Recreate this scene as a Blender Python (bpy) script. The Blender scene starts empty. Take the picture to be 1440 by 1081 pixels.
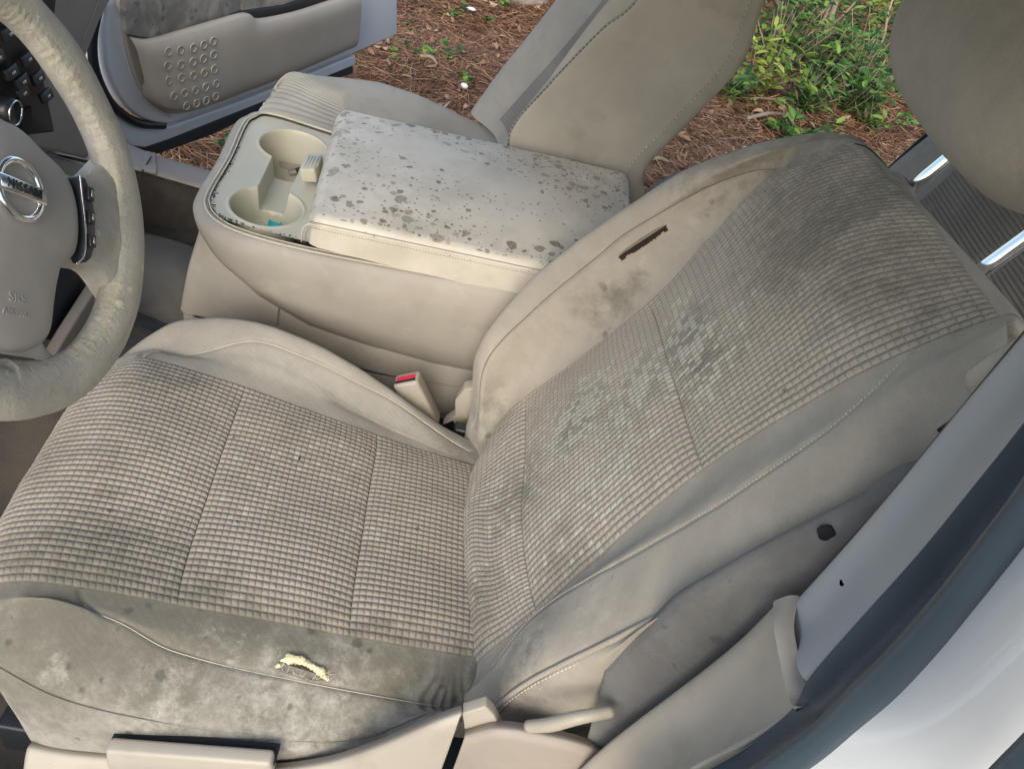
import bpy, bmesh, math, random
import numpy as np
from mathutils import Vector, Matrix
random.seed(7); RNG = np.random.default_rng(7)
scene = bpy.context.scene
C = scene.collection
R_ = math.radians

# ---------------------------------------------------------------- camera
cd = bpy.data.cameras.new('camera'); cam = bpy.data.objects.new('camera', cd); C.objects.link(cam)
scene.camera = cam
CR = [[0.968612, 0.062128, 0.240687], [0.221088, -0.657907, -0.719915], [0.113623, 0.750532, -0.650993]]
M = Matrix(((CR[0][0], -CR[1][0], -CR[2][0]), (CR[0][1], -CR[1][1], -CR[2][1]), (CR[0][2], -CR[1][2], -CR[2][2]))).to_4x4()
M.translation = Vector((-0.1241,-0.6652,0.8419))
cam.matrix_world = M
cd.sensor_fit = 'HORIZONTAL'; cd.sensor_width = 36.0
cd.lens = 36.0 * 1192.249 / 1440.0
cd.clip_start = 0.02; cd.clip_end = 400

# ---------------------------------------------------------------- daylight
w = bpy.data.worlds.new('World'); scene.world = w; w.use_nodes = True
nt = w.node_tree; nt.nodes.clear()
sky = nt.nodes.new('ShaderNodeTexSky'); sky.sky_type = 'NISHITA'; sky.sun_disc = False
SUN_EL, SUN_AZ = 36.0, 190.0          # compass-like: azimuth from +Y towards +X
sky.sun_elevation = R_(SUN_EL); sky.sun_rotation = R_(SUN_AZ)
sky.air_density = 1.0; sky.dust_density = 2.2; sky.ozone_density = 0.6
bg = nt.nodes.new('ShaderNodeBackground'); bg.inputs['Strength'].default_value = 0.15
wo = nt.nodes.new('ShaderNodeOutputWorld')
nt.links.new(sky.outputs[0], bg.inputs[0]); nt.links.new(bg.outputs[0], wo.inputs[0])
sl = bpy.data.lights.new('sun', 'SUN'); sl.energy = 0.95; sl.angle = R_(32); sl.color = (1.0, 0.95, 0.86)
so = bpy.data.objects.new('sun', sl); C.objects.link(so)
sd = Vector((math.sin(R_(SUN_AZ)) * math.cos(R_(SUN_EL)), math.cos(R_(SUN_AZ)) * math.cos(R_(SUN_EL)), math.sin(R_(SUN_EL))))
so.rotation_euler = sd.to_track_quat('Z', 'Y').to_euler(); so.location = sd * 20
scene.view_settings.view_transform = 'Standard'; scene.view_settings.look = 'None'
scene.view_settings.gamma = 1.0; scene.view_settings.use_curve_mapping = False
scene.view_settings.exposure = 0.92
scene.cycles.max_bounces = 8; scene.cycles.diffuse_bounces = 5
scene.cycles.use_denoising = True

# ---------------------------------------------------------------- helpers
def V3(p): return np.array(p, float)
def tag(o, label=None, cat=None, group=None, kind=None):
    if label: o['label'] = label
    if cat: o['category'] = cat
    if group: o['group'] = group
    if kind: o['kind'] = kind
    return o
def thing(name, label, cat, loc=(0, 0, 0), group=None):
    o = bpy.data.objects.new(name, None); C.objects.link(o); o.location = loc; o.empty_display_size = .05
    return tag(o, label, cat, group)
def base_of(parent):
    p = parent; b = Vector((0, 0, 0))
    while p is not None: b += p.location; p = p.parent
    return np.array(b)
def mesh(name, V, F, mat, parent=None, smooth=True, attrs=None, loc=None):
    V = np.asarray(V, float).reshape(-1, 3)
    off = base_of(parent) if parent is not None else (V3(loc) if loc is not None else np.zeros(3))
    me = bpy.data.meshes.new(name)
    if isinstance(F, np.ndarray) and F.ndim == 2:
        n, k = F.shape
        me.vertices.add(len(V)); me.vertices.foreach_set('co', (V - off).astype(np.float32).ravel())
        me.loops.add(n * k); me.loops.foreach_set('vertex_index', F.astype(np.int32).ravel())
        me.polygons.add(n); me.polygons.foreach_set('loop_start', np.arange(0, n * k, k, dtype=np.int32))
        me.update(calc_edges=True); me.validate()
    else:
        me.from_pydata((V - off).tolist(), [], [tuple(int(i) for i in f) for f in F]); me.update()
    if attrs:
        for k, a in attrs.items():
            at = me.attributes.new(k, 'FLOAT', 'POINT'); at.data.foreach_set('value', np.asarray(a, np.float32).ravel())
    me.polygons.foreach_set('use_smooth', [smooth] * len(me.polygons))
    for m in (mat if isinstance(mat, (list, tuple)) else [mat]): me.materials.append(m)
    o = bpy.data.objects.new(name, me); C.objects.link(o)
    if parent is not None: o.parent = parent
    elif loc is not None: o.location = loc
    return o
def cr(P, t):
    """Catmull-Rom through the rows of P at parameters t."""
    P = np.asarray(P, float); t = np.asarray(t, float); n = len(P)
    Q = np.concatenate([[2 * P[0] - P[1]], P, [2 * P[-1] - P[-2]]])
    i = np.clip(np.floor(t).astype(int), 0, n - 2); u = (t - i).reshape((-1,) + (1,) * (P.ndim - 1))
    p0, p1, p2, p3 = Q[i], Q[i + 1], Q[i + 2], Q[i + 3]
    return .5 * (2 * p1 + (p2 - p0) * u + (2 * p0 - 5 * p1 + 4 * p2 - p3) * u ** 2 + (3 * p1 - p0 - 3 * p2 + p3) * u ** 3)
def surf(G, rs, cs):
    A = cr(np.asarray(G, float), rs)
    return cr(A.swapaxes(0, 1), cs).swapaxes(0, 1)
def normals(P, toward):
    du = np.gradient(P, axis=0); dv = np.gradient(P, axis=1)
    n = np.cross(du, dv); n /= np.linalg.norm(n, axis=2, keepdims=True) + 1e-12
    if (n @ V3(toward)).mean() < 0: n = -n
    return n
def quads(nr, nc, flip=False):
    i = np.arange(nr * nc).reshape(nr, nc)
    q = np.stack([i[:-1, :-1], i[1:, :-1], i[1:, 1:], i[:-1, 1:]], -1).reshape(-1, 4)
    return q[:, ::-1] if flip else q
def orient(P, toward):
    du = np.gradient(P, axis=0); dv = np.gradient(P, axis=1)
    return (np.cross(du, dv) @ V3(toward)).mean() < 0
def sheet(name, P, mat, parent, toward, attrs=None, keep=None, smooth=True, thick=0):
    nr, nc = P.shape[:2]; F = quads(nr, nc, orient(P, toward))
    if keep is not None: F = F[keep.ravel()]
    o = mesh(name, P.reshape(-1, 3), F, mat, parent, smooth, attrs)
    if thick:
        m = o.modifiers.new('thickness', 'SOLIDIFY'); m.thickness = thick; m.offset = -1
    return o
def tube(pts, r, n=8, m=None, closed=False):
    """vertices and quads of a tube along points; r a number or one per point; m = resample count"""
    P = np.asarray(pts, float); r = np.broadcast_to(np.asarray(r, float), (len(P),))
    if m:
        t = np.linspace(0, len(P) - 1, m); P = cr(P, t); r = np.interp(t, np.arange(len(r)), r)
    T = np.gradient(P, axis=0); T /= np.linalg.norm(T, axis=1, keepdims=True) + 1e-12
    a = np.cross(T[0], [0, 0, 1.]);
    if np.linalg.norm(a) < .1: a = np.cross(T[0], [0, 1., 0])
    V = []
    for k in range(len(P)):
        a = a - T[k] * (a @ T[k]); a /= np.linalg.norm(a); b = np.cross(T[k], a)
        th = np.arange(n) * 2 * np.pi / n
        V.append(P[k] + r[k] * (np.cos(th)[:, None] * a + np.sin(th)[:, None] * b))
    V = np.array(V); L = len(P)
    F = [(i * n + j, i * n + (j + 1) % n, (i + 1) * n + (j + 1) % n, (i + 1) * n + j) for i in range(L - 1) for j in range(n)]
    V = V.reshape(-1, 3); V = np.vstack([V, P[0], P[-1]])
    e0, e1 = len(V) - 2, len(V) - 1
    F += [(e0, (j + 1) % n, j, j) [:3] for j in range(n)] + [(e1, (L - 1) * n + j, (L - 1) * n + (j + 1) % n) for j in range(n)]
    return V, F
class Bag:
    def __init__(s): s.V = []; s.F = []; s.n = 0
    def add(s, V, F):
        V = np.asarray(V, float).reshape(-1, 3); s.V.append(V); s.F += [tuple(int(i) + s.n for i in f) for f in F]; s.n += len(V)
    def build(s, name, mat, parent=None, smooth=True, loc=None): return mesh(name, np.vstack(s.V), s.F, mat, parent, smooth, loc=loc)
def box_vf(c, sx, sy, sz, ax=(1, 0, 0), ay=(0, 1, 0), az=(0, 0, 1)):
    c, ax, ay, az = map(V3, (c, ax, ay, az))
    V = [c + ax * sx * i / 2 + ay * sy * j / 2 + az * sz * k / 2 for k in (-1, 1) for j in (-1, 1) for i in (-1, 1)]
    F = [(0, 2, 3, 1), (4, 5, 7, 6), (0, 1, 5, 4), (2, 6, 7, 3), (0, 4, 6, 2), (1, 3, 7, 5)]
    return V, F
def prism_vf(outline, ext):
    """outline: list of 3D points (one planar loop); ext: extrusion vector. Closed solid."""
    A = np.asarray(outline, float); n = len(A); V = np.vstack([A, A + V3(ext)])
    nrm = sum(np.cross(A[i] - A[0], A[(i + 1) % n] - A[0]) for i in range(n))
    f = nrm @ V3(ext) > 0
    F = [tuple(range(n))[::-1] if f else tuple(range(n)), tuple(range(n, 2 * n)) if f else tuple(range(n, 2 * n))[::-1]]
    for i in range(n):
        j = (i + 1) % n; q = (i, j, j + n, i + n); F.append(q if f else q[::-1])
    return V, F
def bev(o, w=.002, seg=3):
    m = o.modifiers.new('bevel', 'BEVEL'); m.width = w; m.segments = seg; m.limit_method = 'ANGLE'; m.angle_limit = R_(35)
    return o
def prism(name, outline, ext, mat, parent, w=.002):
    V, F = prism_vf(outline, ext); return bev(mesh(name, V, F, mat, parent), w)
def box(name, c, s, mat, parent, w=.002, **k):
    V, F = box_vf(c, *s, **k); return bev(mesh(name, V, F, mat, parent), w)
def smooth_loop(pts, n, closed=True):
    P = np.asarray(pts, float)
    if closed:
        Q = np.vstack([P[-2:], P, P[:3]]); t = np.linspace(0, len(P), n, endpoint=False) + 2
        return cr(Q, t)
    return cr(P, np.linspace(0, len(P) - 1, n))
def blobs(P, L):
    """soft mask: L = [(x, y, z, radius, strength)...]"""
    m = np.zeros(P.shape[:-1])
    for x, y, z, r, s in L:
        d = np.linalg.norm(P - np.array([x, y, z]), axis=-1); m = np.maximum(m, s * np.exp(-(d / r) ** 2 * .9))
    return m

# ---------------------------------------------------------------- materials
def newmat(name):
    m = bpy.data.materials.new(name); m.use_nodes = True; t = m.node_tree; t.nodes.clear()
    out = t.nodes.new('ShaderNodeOutputMaterial'); b = t.nodes.new('ShaderNodeBsdfPrincipled')
    t.links.new(b.outputs[0], out.inputs[0]); return m, t, b
class NB:
    def __init__(s, t): s.t = t; s.tc = t.nodes.new('ShaderNodeTexCoord')
    def n(s, ty, **k):
        x = s.t.nodes.new(ty)
        for a, v in k.items(): setattr(x, a, v)
        return x
    def link(s, a, b): s.t.links.new(a, b)
    def obj(s): return s.tc.outputs['Object']
    def map(s, scale=(1, 1, 1), rot=(0, 0, 0), src=None):
        m = s.n('ShaderNodeMapping'); m.inputs['Scale'].default_value = scale; m.inputs['Rotation'].default_value = rot
        s.link(src or s.obj(), m.inputs[0]); return m.outputs[0]
    def noise(s, scale, detail=4, rough=.55, src=None, dist=0):
        x = s.n('ShaderNodeTexNoise'); x.inputs['Scale'].default_value = scale; x.inputs['Detail'].default_value = detail
        x.inputs['Roughness'].default_value = rough; x.inputs['Distortion'].default_value = dist
        s.link(src or s.obj(), x.inputs[0]); return x.outputs[0]
    def vor(s, scale, src=None, feature='F1', rnd=1.0):
        x = s.n('ShaderNodeTexVoronoi', feature=feature); x.inputs['Scale'].default_value = scale; x.inputs['Randomness'].default_value = rnd
        s.link(src or s.obj(), x.inputs[0]); return x
    def math(s, op, a, b=None, c=None, clamp=False):
        x = s.n('ShaderNodeMath', operation=op, use_clamp=clamp)
        for i, v in enumerate((a, b, c)):
            if v is None: continue
            if isinstance(v, (int, float)): x.inputs[i].default_value = v
            else: s.link(v, x.inputs[i])
        return x.outputs[0]
    def ramp(s, v, a, b, lo=0., hi=1.):
        x = s.n('ShaderNodeMapRange', interpolation_type='SMOOTHSTEP'); s.link(v, x.inputs[0])
        for i, q in zip((1, 2, 3, 4), (a, b, lo, hi)):
            if isinstance(q, (int, float)): x.inputs[i].default_value = q
            else: s.link(q, x.inputs[i])
        return x.outputs[0]
    def mix(s, f, a, b, mode='MIX'):
        x = s.n('ShaderNodeMix', data_type='RGBA', blend_type=mode)
        for i, v in ((0, f), (6, a), (7, b)):
            if isinstance(v, (int, float)): x.inputs[i].default_value = v
            elif isinstance(v, (tuple, list)): x.inputs[i].default_value = tuple(v) + (1,) * (4 - len(v))
            else: s.link(v, x.inputs[i])
        return x.outputs[2]
    def attr(s, name):
        x = s.n('ShaderNodeAttribute', attribute_type='GEOMETRY', attribute_name=name); return x.outputs['Fac']
    def warp(s, scale, amt, src=None):
        x = s.n('ShaderNodeTexNoise'); x.inputs['Scale'].default_value = scale; x.inputs['Detail'].default_value = 3
        s.link(src or s.obj(), x.inputs[0])
        y = s.n('ShaderNodeVectorMath', operation='MULTIPLY_ADD'); s.link(x.outputs[1], y.inputs[0])
        y.inputs[1].default_value = (amt,) * 3; s.link(src or s.obj(), y.inputs[2]); return y.outputs[0]
    def bump(s, h, dist, strength=1.0, prev=None):
        x = s.n('ShaderNodeBump'); x.inputs['Distance'].default_value = dist; x.inputs['Strength'].default_value = strength
        s.link(h, x.inputs['Height'])
        if prev is not None: s.link(prev, x.inputs['Normal'])
        return x.outputs[0]
def plain(name, col, rough=.5, metal=0, grain=0.0, grain_scale=400, var=.06, dirt=None, dirt_amt=0, spec=.5, coat=0):
    m, t, b = newmat(name); q = NB(t)
    n1 = q.noise(6, 5, .6)
    c = q.mix(q.ramp(n1, .35, .65), tuple(x * (1 - var) for x in col), tuple(min(1, x * (1 + var)) for x in col))
    if dirt is not None:
        n2 = q.noise(17, 6, .65, dist=.4)
        c = q.mix(q.math('MULTIPLY', q.ramp(n2, .5, .75), dirt_amt), c, dirt)
    q.link(c, b.inputs['Base Color']); b.inputs['Roughness'].default_value = rough; b.inputs['Metallic'].default_value = metal
    b.inputs['Specular IOR Level'].default_value = spec; b.inputs['Coat Weight'].default_value = coat
    if grain: q.link(q.bump(q.noise(grain_scale, 3, .6), grain), b.inputs['Normal'])
    return m
def cloth(name, col, weave=.00012, waffle=False, dirt=.35, dcol=(.125, .118, .088), pcol=(.50, .49, .42), rot=0.0, sat=0, wv=700.):
    """woven seat cloth: twill weave, broad soiling; 'dark' and 'pale' vertex masks give the mould"""
    m, t, b = newmat(name); q = NB(t)
    big = q.noise(5, 5, .6, dist=.3); mid = q.noise(38, 6, .65); fine = q.noise(900, 2, .5)
    c = q.mix(q.ramp(big, .3, .7), tuple(x * .93 for x in col), tuple(x * 1.07 for x in col))
    c = q.mix(q.math('MULTIPLY', q.ramp(mid, .42, .72), dirt), c, tuple(x * .68 for x in col))
    c = q.mix(q.math('MULTIPLY', q.ramp(q.noise(13, 7, .7), .40, .68), .45), c, tuple(x * .74 for x in col))
    c = q.mix(q.math('MULTIPLY', q.ramp(fine, .3, .7), .22), c, tuple(x * .62 for x in col))
    dk = q.attr('dark'); pa = q.attr('pale')
    nd = q.noise(48, 8, .72, dist=.1)
    # broad grey-green growth under the dark mask, with irregular edge
    fd = q.math('MULTIPLY', q.ramp(q.math('ADD', q.math('MULTIPLY', nd, .9), q.math('MULTIPLY', dk, .75)), .52, 1.08), .85, clamp=True)
    c = q.mix(q.math('MULTIPLY', fd, q.ramp(dk, .02, .3)), c, dcol)
    if waffle:
        ce = q.attr('cell'); gr = q.attr('groove')
        c = q.mix(q.math('MULTIPLY', q.ramp(ce, .55, 1.0), .20), c, tuple(x * .80 for x in col))
        c = q.mix(q.math('MULTIPLY', q.math('MULTIPLY', q.ramp(q.math('SUBTRACT', pa, ce), -.02, .05), q.ramp(q.noise(170, 4, .7), .30, .46)), .70), c, pcol)
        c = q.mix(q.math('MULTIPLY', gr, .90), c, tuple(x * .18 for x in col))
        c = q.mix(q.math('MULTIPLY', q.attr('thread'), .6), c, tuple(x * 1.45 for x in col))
    else:
        np_ = q.noise(62, 9, .78, dist=.15); v = q.vor(24, src=q.warp(50, .02)).outputs[0]
        fp = q.math('MULTIPLY', q.ramp(q.math('ADD', np_, q.math('MULTIPLY', pa, .38)), .58, .98), q.ramp(pa, .02, .35))
        c = q.mix(q.math('MULTIPLY', fp, .75), c, pcol)
        sp = q.vor(60, src=q.warp(120, .006)); rn = q.n('ShaderNodeSeparateColor'); q.link(sp.outputs[1], rn.inputs[0])
        s1 = q.ramp(q.math('SUBTRACT', q.math('MULTIPLY', q.math('POWER', rn.outputs[0], 3.5), .42), sp.outputs[0]), -.04, .16)
        c = q.mix(q.math('MULTIPLY', s1, q.math('MULTIPLY', q.ramp(dk, .1, .4), .6)), c, (.055, .055, .045))
    sc = q.vor(26, src=q.warp(60, .01)); rs = q.n('ShaderNodeSeparateColor'); q.link(sc.outputs[1], rs.inputs[0])
    s2 = q.math('LESS_THAN', sc.outputs[0], q.math('MULTIPLY', q.math('POWER', rs.outputs[1], 9.0), .10))
    c = q.mix(q.math('MULTIPLY', s2, .55), c, (.07, .06, .05))
    q.link(c, b.inputs['Base Color']); b.inputs['Roughness'].default_value = .93; b.inputs['Specular IOR Level'].default_value = .22
    b.inputs['Sheen Weight'].default_value = .12; b.inputs['Sheen Roughness'].default_value = .6
    wvn = q.n('ShaderNodeTexWave', wave_type='BANDS', bands_direction='DIAGONAL'); wvn.inputs['Scale'].default_value = wv / 6.2832 * .55
    wvn.inputs['Distortion'].default_value = .6; q.link(q.map(rot=(0, 0, rot)), wvn.inputs[0])
    nb = q.bump(q.noise(700, 3, .6), .0006, .7)
    nb = q.bump(wvn.outputs[1], weave, .6, nb); nb = q.bump(mid, .0012, .5, nb)
    q.link(nb, b.inputs['Normal'])
    return m
FAB = (.355, .335, .286)
M_fab = cloth('seat_cloth', FAB)
M_fab2 = cloth('seat_cloth_backrest', (.395, .362, .300), rot=.9)
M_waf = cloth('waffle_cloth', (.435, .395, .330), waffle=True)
M_flap = cloth('map_pocket_felt', (.185, .182, .172), dirt=.6, dcol=(.11, .11, .105))
M_carpet = plain('floor_carpet', (.105, .094, .08), .98, grain=.0025, grain_scale=500, var=.25, dirt=(.2, .17, .13), dirt_amt=.4, spec=.1)
M_bei = plain('beige_plastic', (.40, .365, .30), .48, grain=.00012, grain_scale=900, dirt=(.24, .205, .15), dirt_amt=.35)
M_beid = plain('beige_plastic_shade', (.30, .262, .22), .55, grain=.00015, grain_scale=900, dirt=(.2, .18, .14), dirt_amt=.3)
M_con = plain('console_vinyl', (.345, .318, .272), .6, grain=.0002, grain_scale=700, var=.10, dirt=(.52, .50, .42), dirt_amt=.35)
M_tray = plain('cup_tray_plastic', (.50, .485, .38), .42, grain=.00012, grain_scale=800, var=.05, dirt=(.42, .40, .27), dirt_amt=.4)
M_white = plain('white_car_paint', (.68, .71, .72), .26, var=.015, spec=.5, coat=.6, dirt=(.55, .57, .55), dirt_amt=.25)
M_rub = plain('weatherstrip_rubber', (.045, .065, .082), .36, grain=.00012, var=.12)
M_blk = plain('black_plastic', (.017, .019, .022), .38, grain=.0001)
M_blk2 = plain('charcoal_metal', (.02, .028, .038), .5)
M_grey = plain('grey_pillar_plastic', (.37, .39, .40), .5, grain=.0001, grain_scale=900, var=.04, dirt=(.40, .40, .38), dirt_amt=.25)
M_chr = plain('chrome', (.85, .86, .86), .12, metal=1, var=.01)
M_red = plain('red_button_plastic', (.72, .02, .07), .35, var=.05)
M_cyan = plain('turquoise_plastic', (.0, .42, .48), .3)
M_silv = plain('silver_metal', (.55, .55, .55), .3, metal=1)
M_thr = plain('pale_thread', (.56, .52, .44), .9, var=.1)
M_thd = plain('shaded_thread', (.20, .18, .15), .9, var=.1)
M_foam = plain('yellow_foam', (.74, .66, .42), .95, grain=.003, grain_scale=300, var=.25, dirt=(.55, .38, .14), dirt_amt=.5)
M_foamd = plain('brown_foam', (.045, .028, .017), .95, grain=.003, grain_scale=300, var=.4)
M_hole = plain('dark_void', (.012, .013, .016), .9)
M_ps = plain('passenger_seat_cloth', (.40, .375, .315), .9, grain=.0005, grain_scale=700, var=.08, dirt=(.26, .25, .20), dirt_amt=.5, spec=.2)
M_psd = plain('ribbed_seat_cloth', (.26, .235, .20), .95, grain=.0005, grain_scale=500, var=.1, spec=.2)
M_dash = plain('dashboard_plastic', (.31, .27, .23), .55, grain=.0003, grain_scale=600, dirt=(.33, .31, .27), dirt_amt=.4)
M_pock = plain('door_pocket_plastic', (.40, .365, .31), .5, grain=.0002, grain_scale=700, var=.05, dirt=(.46, .42, .35), dirt_amt=.4)
M_head = plain('roof_lining', (.45, .42, .37), .95)

def mat_lid():
    m, t, b = newmat('mouldy_white_vinyl'); q = NB(t)
    c = q.mix(q.ramp(q.noise(9, 4, .6), .35, .65), (.54, .505, .42), (.66, .62, .53))
    cl = q.attr('clean')      # wiped patch: where no spots grow
    mask = q.attr('dark')
    st = q.map(scale=(1, .8, 1))
    tot = None
    for sc_, pw, rad, wamt, thr in ((48, 1.1, .54, .012, 0), (80, 1.1, .52, .008, 0), (170, 1.1, .46, .004, 0)):
        sp = q.vor(sc_, src=q.warp(90, wamt)); rn = q.n('ShaderNodeSeparateColor'); q.link(sp.outputs[1], rn.inputs[0])
        rr = q.math('MULTIPLY', q.math('POWER', rn.outputs[0], pw), rad)
        rr = q.math('MULTIPLY', rr, q.ramp(q.math('SUBTRACT', mask, q.math('MULTIPLY', rn.outputs[1], .95)), -.10, .22))
        d = q.math('SUBTRACT', rr, sp.outputs[0]); s = q.ramp(d, -.02, .10)
        s = q.math('MULTIPLY', s, q.ramp(rn.outputs[2], 0, 1, .45, 1.0))
        tot = s if tot is None else q.math('MAXIMUM', tot, s)
    tot = q.math('MULTIPLY', tot, q.ramp(q.noise(240, 3, .7), .25, .6, .55, 1.0))
    c = q.mix(q.math('MULTIPLY', q.ramp(q.noise(30, 5, .6), .42, .68), q.math('MULTIPLY', mask, .38)), c, (.40, .385, .29))
    c = q.mix(q.math('MULTIPLY', tot, .86), c, (.120, .090, .052))
    q.link(c, b.inputs['Base Color']); b.inputs['Roughness'].default_value = .46
    q.link(q.bump(q.vor(1500).outputs[0], .00012, .6, q.bump(tot, .0003, .5)), b.inputs['Normal'])
    return m
M_lid = mat_lid()
def mat_wheel():
    m, t, b = newmat('peeling_wheel_leather'); q = NB(t)
    pe = q.attr('pale')
    c = q.mix(q.ramp(q.noise(14, 6, .65), .3, .7), (.36, .34, .285), (.48, .455, .385))
    fl = q.noise(120, 7, .75, dist=1.5)
    c = q.mix(q.math('MULTIPLY', q.ramp(q.math('ADD', fl, q.math('MULTIPLY', pe, .33)), .62, .80), q.math('MULTIPLY', q.ramp(pe, .05, .5), .75)), c, (.56, .53, .40))
    c = q.mix(q.math('MULTIPLY', q.ramp(q.noise(31, 5, .6), .5, .75), .5), c, (.25, .215, .11))
    sp = q.vor(75, src=q.warp(150, .006)); rn = q.n('ShaderNodeSeparateColor'); q.link(sp.outputs[1], rn.inputs[0])
    s = q.math('MULTIPLY', q.ramp(q.math('SUBTRACT', q.math('MULTIPLY', q.math('POWER', rn.outputs[0], 4.0), .42), sp.outputs[0]), -.03, .05), q.ramp(q.noise(16, 3, .6), .45, .60))
    c = q.mix(q.math('MULTIPLY', s, .85), c, (.66, .66, .60))
    q.link(c, b.inputs['Base Color']); b.inputs['Roughness'].default_value = .42; b.inputs['Coat Weight'].default_value = .15
    q.link(q.bump(fl, .0018, .8, q.bump(q.noise(260, 4, .7), .001, .6)), b.inputs['Normal'])
    return m
M_whl = mat_wheel()
M_pad = plain('airbag_cover_plastic', (.33, .312, .28), .42, grain=.00015, grain_scale=900, var=.06, dirt=(.44, .42, .37), dirt_amt=.6)
def mat_doorcloth():
    m, t, b = newmat('mouldy_door_cloth'); q = NB(t)
    c = q.mix(q.ramp(q.noise(9, 6, .65, dist=.5), .35, .65), (.17, .16, .14), (.36, .345, .31))
    sp = q.vor(38, src=q.warp(40, .03)); rn = q.n('ShaderNodeSeparateColor'); q.link(sp.outputs[1], rn.inputs[0])
    s = q.ramp(q.math('SUBTRACT', q.math('MULTIPLY', q.math('POWER', rn.outputs[0], 2.0), .45), sp.outputs[0]), -.05, .1)
    c = q.mix(q.math('MULTIPLY', s, .6), c, (.09, .085, .07))
    q.link(c, b.inputs['Base Color']); b.inputs['Roughness'].default_value = .95
    return m
M_dcl = mat_doorcloth()

# ================================================================ driver seat
SEAT = thing('driver_seat', 'beige driver seat in mouldy waffle cloth with two torn bolsters', 'car seat', (-.2, 0, -.3))
# cushion control net: rows rear -> front, columns outer -> inner
CU = np.array([
 [(.07,-.20,-.10),(.07,-.21,-.07),(.07,-.21,-.04),(.06,-.20,-.02),(.06,-.165,.000),(.06,.00,-.03),(.06,.15,-.045),(.06,.17,-.04),(.06,.19,-.04),(.06,.20,-.08),(.06,.19,-.12)],
 [(-.03,-.225,-.07),(-0.0196,-0.2350,0.0031),(-0.0166,-0.2320,0.0092),(-0.0115,-0.2150,-0.0118),(0.0115,-0.1672,0.0120),(.0,0,-.012),(-0.0134,0.1536,-0.0320),(-0.0240,0.1520,-0.0200),(-0.0479,0.2120,-0.0367),(-.02,.222,-.09),(-.02,.215,-.13)],
 [(-.11,-.262,-.08),(-0.0737,-0.2680,-0.0218),(-0.0903,-0.2620,-0.0169),(-0.0887,-0.2220,-0.0018),(-0.1295,-0.1718,0.0140),(-.145,0,.002),(-0.1564,0.1530,-0.0116),(-0.1833,0.1900,-0.0127),(-0.1636,0.2350,0.0063),(-.16,.252,-.08),(-.16,.245,-.13)],
 [(-.20,-.275,-.11),(-0.1478,-0.2800,-0.0607),(-0.1487,-0.2740,-0.0232),(-0.1595,-0.2240,0.0031),(-0.2074,-0.1716,0.0160),(-.235,0,.006),(-0.2469,0.1570,0.0012),(-0.2580,0.2000,0.0107),(-0.2671,0.2480,0.0404),(-.26,.27,-.07),(-.26,.26,-.13)],
 [(-.29,-.275,-.12),(-0.2444,-0.2840,-0.0795),(-0.2400,-0.2770,-0.0282),(-0.2618,-0.2220,0.0057),(-0.3106,-0.1740,0.0180),(-.33,0,.012),(-0.3409,0.1650,0.0119),(-0.3401,0.2100,0.0239),(-0.3551,0.2580,0.0492),(-.36,.285,-.06),(-.36,.27,-.13)],
 [(-.38,-.27,-.14),(-0.3523,-0.2860,-0.1007),(-0.3500,-0.2780,-0.0240),(-0.3523,-0.2120,0.0156),(-0.3959,-0.1773,0.0200),(-.42,0,.018),(-0.4415,0.1700,0.0186),(-0.4331,0.2050,0.0105),(-0.4260,0.2500,0.0407),(-.44,.275,-.05),(-.44,.26,-.13)],
 [(-.42,-.26,-.145),(-0.4249,-0.2760,-0.1346),(-0.4168,-0.2700,-0.0169),(-0.4323,-0.2050,0.0223),(-0.4695,-0.1799,0.0140),(-.485,0,.006),(-0.4889,0.1720,0.0127),(-0.4860,0.2000,0.0013),(-0.4712,0.2320,0.0272),(-.49,.25,-.04),(-.47,.24,-.13)],
 [(-.44,-.22,-.155),(-.452,-.245,-.12),(-.487,-.246,-.035),(-.512,-.215,-.03),(-.517,-.18,-.025),(-.535,0,-.03),(-.535,.165,-.03),(-.53,.19,-.03),(-.52,.215,-.035),(-.51,.225,-.07),(-.48,.21,-.14)],
 [(-.45,-.20,-.165),(-.45,-.215,-.145),(-.475,-.225,-.11),(-.505,-.20,-.11),(-.515,-.17,-.11),(-.535,0,-.12),(-.53,.15,-.12),(-.525,.18,-.12),(-.515,.20,-.12),(-.50,.20,-.13),(-.47,.19,-.16)]])
CUT = (0, 0, 1)
def seam_d(P, lines, w, depth):
    """groove displacement round 3D polylines"""
    d = np.full(P.shape[:2], 9.)
    Q = P.reshape(-1, 3); D = d.ravel()
    for L in lines:
        lo, hi = L.min(0) - .02, L.max(0) + .02
        k = np.where(((Q > lo) & (Q < hi)).all(1))[0]
        if len(k) == 0: continue
        for a in range(0, len(k), 8000):
            kk = k[a:a + 8000]
            D[kk] = np.minimum(D[kk], np.linalg.norm(Q[kk][:, None] - L[None], axis=2).min(1))
    d = D.reshape(P.shape[:2]); return -depth * np.exp(-(d / w) ** 2)
def line_on(G, rc, n=120):
    """polyline on the surface through (row, col) params"""
    rc = cr(np.array(rc, float), np.linspace(0, len(rc) - 1, n))
    return np.array([surf(G, [r], [c])[0, 0] for r, c in rc])
def lens_mask(P, A, B, hw):
    """1 inside a spindle between A and B of half width hw"""
    A, B = V3(A), V3(B); d = B - A; L = np.linalg.norm(d); d /= L
    s = (P - A) @ d; r = np.linalg.norm(P - A - s[..., None] * d, axis=-1)
    u = np.clip(s / L, 0, 1); w = hw * np.sqrt(np.clip(np.sin(np.pi * u), 0, 1))
    ok = (s > 0) & (s < L)
    return np.where(ok, np.clip((w - r) / .0012 + .5, 0, 1), 0)
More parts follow.
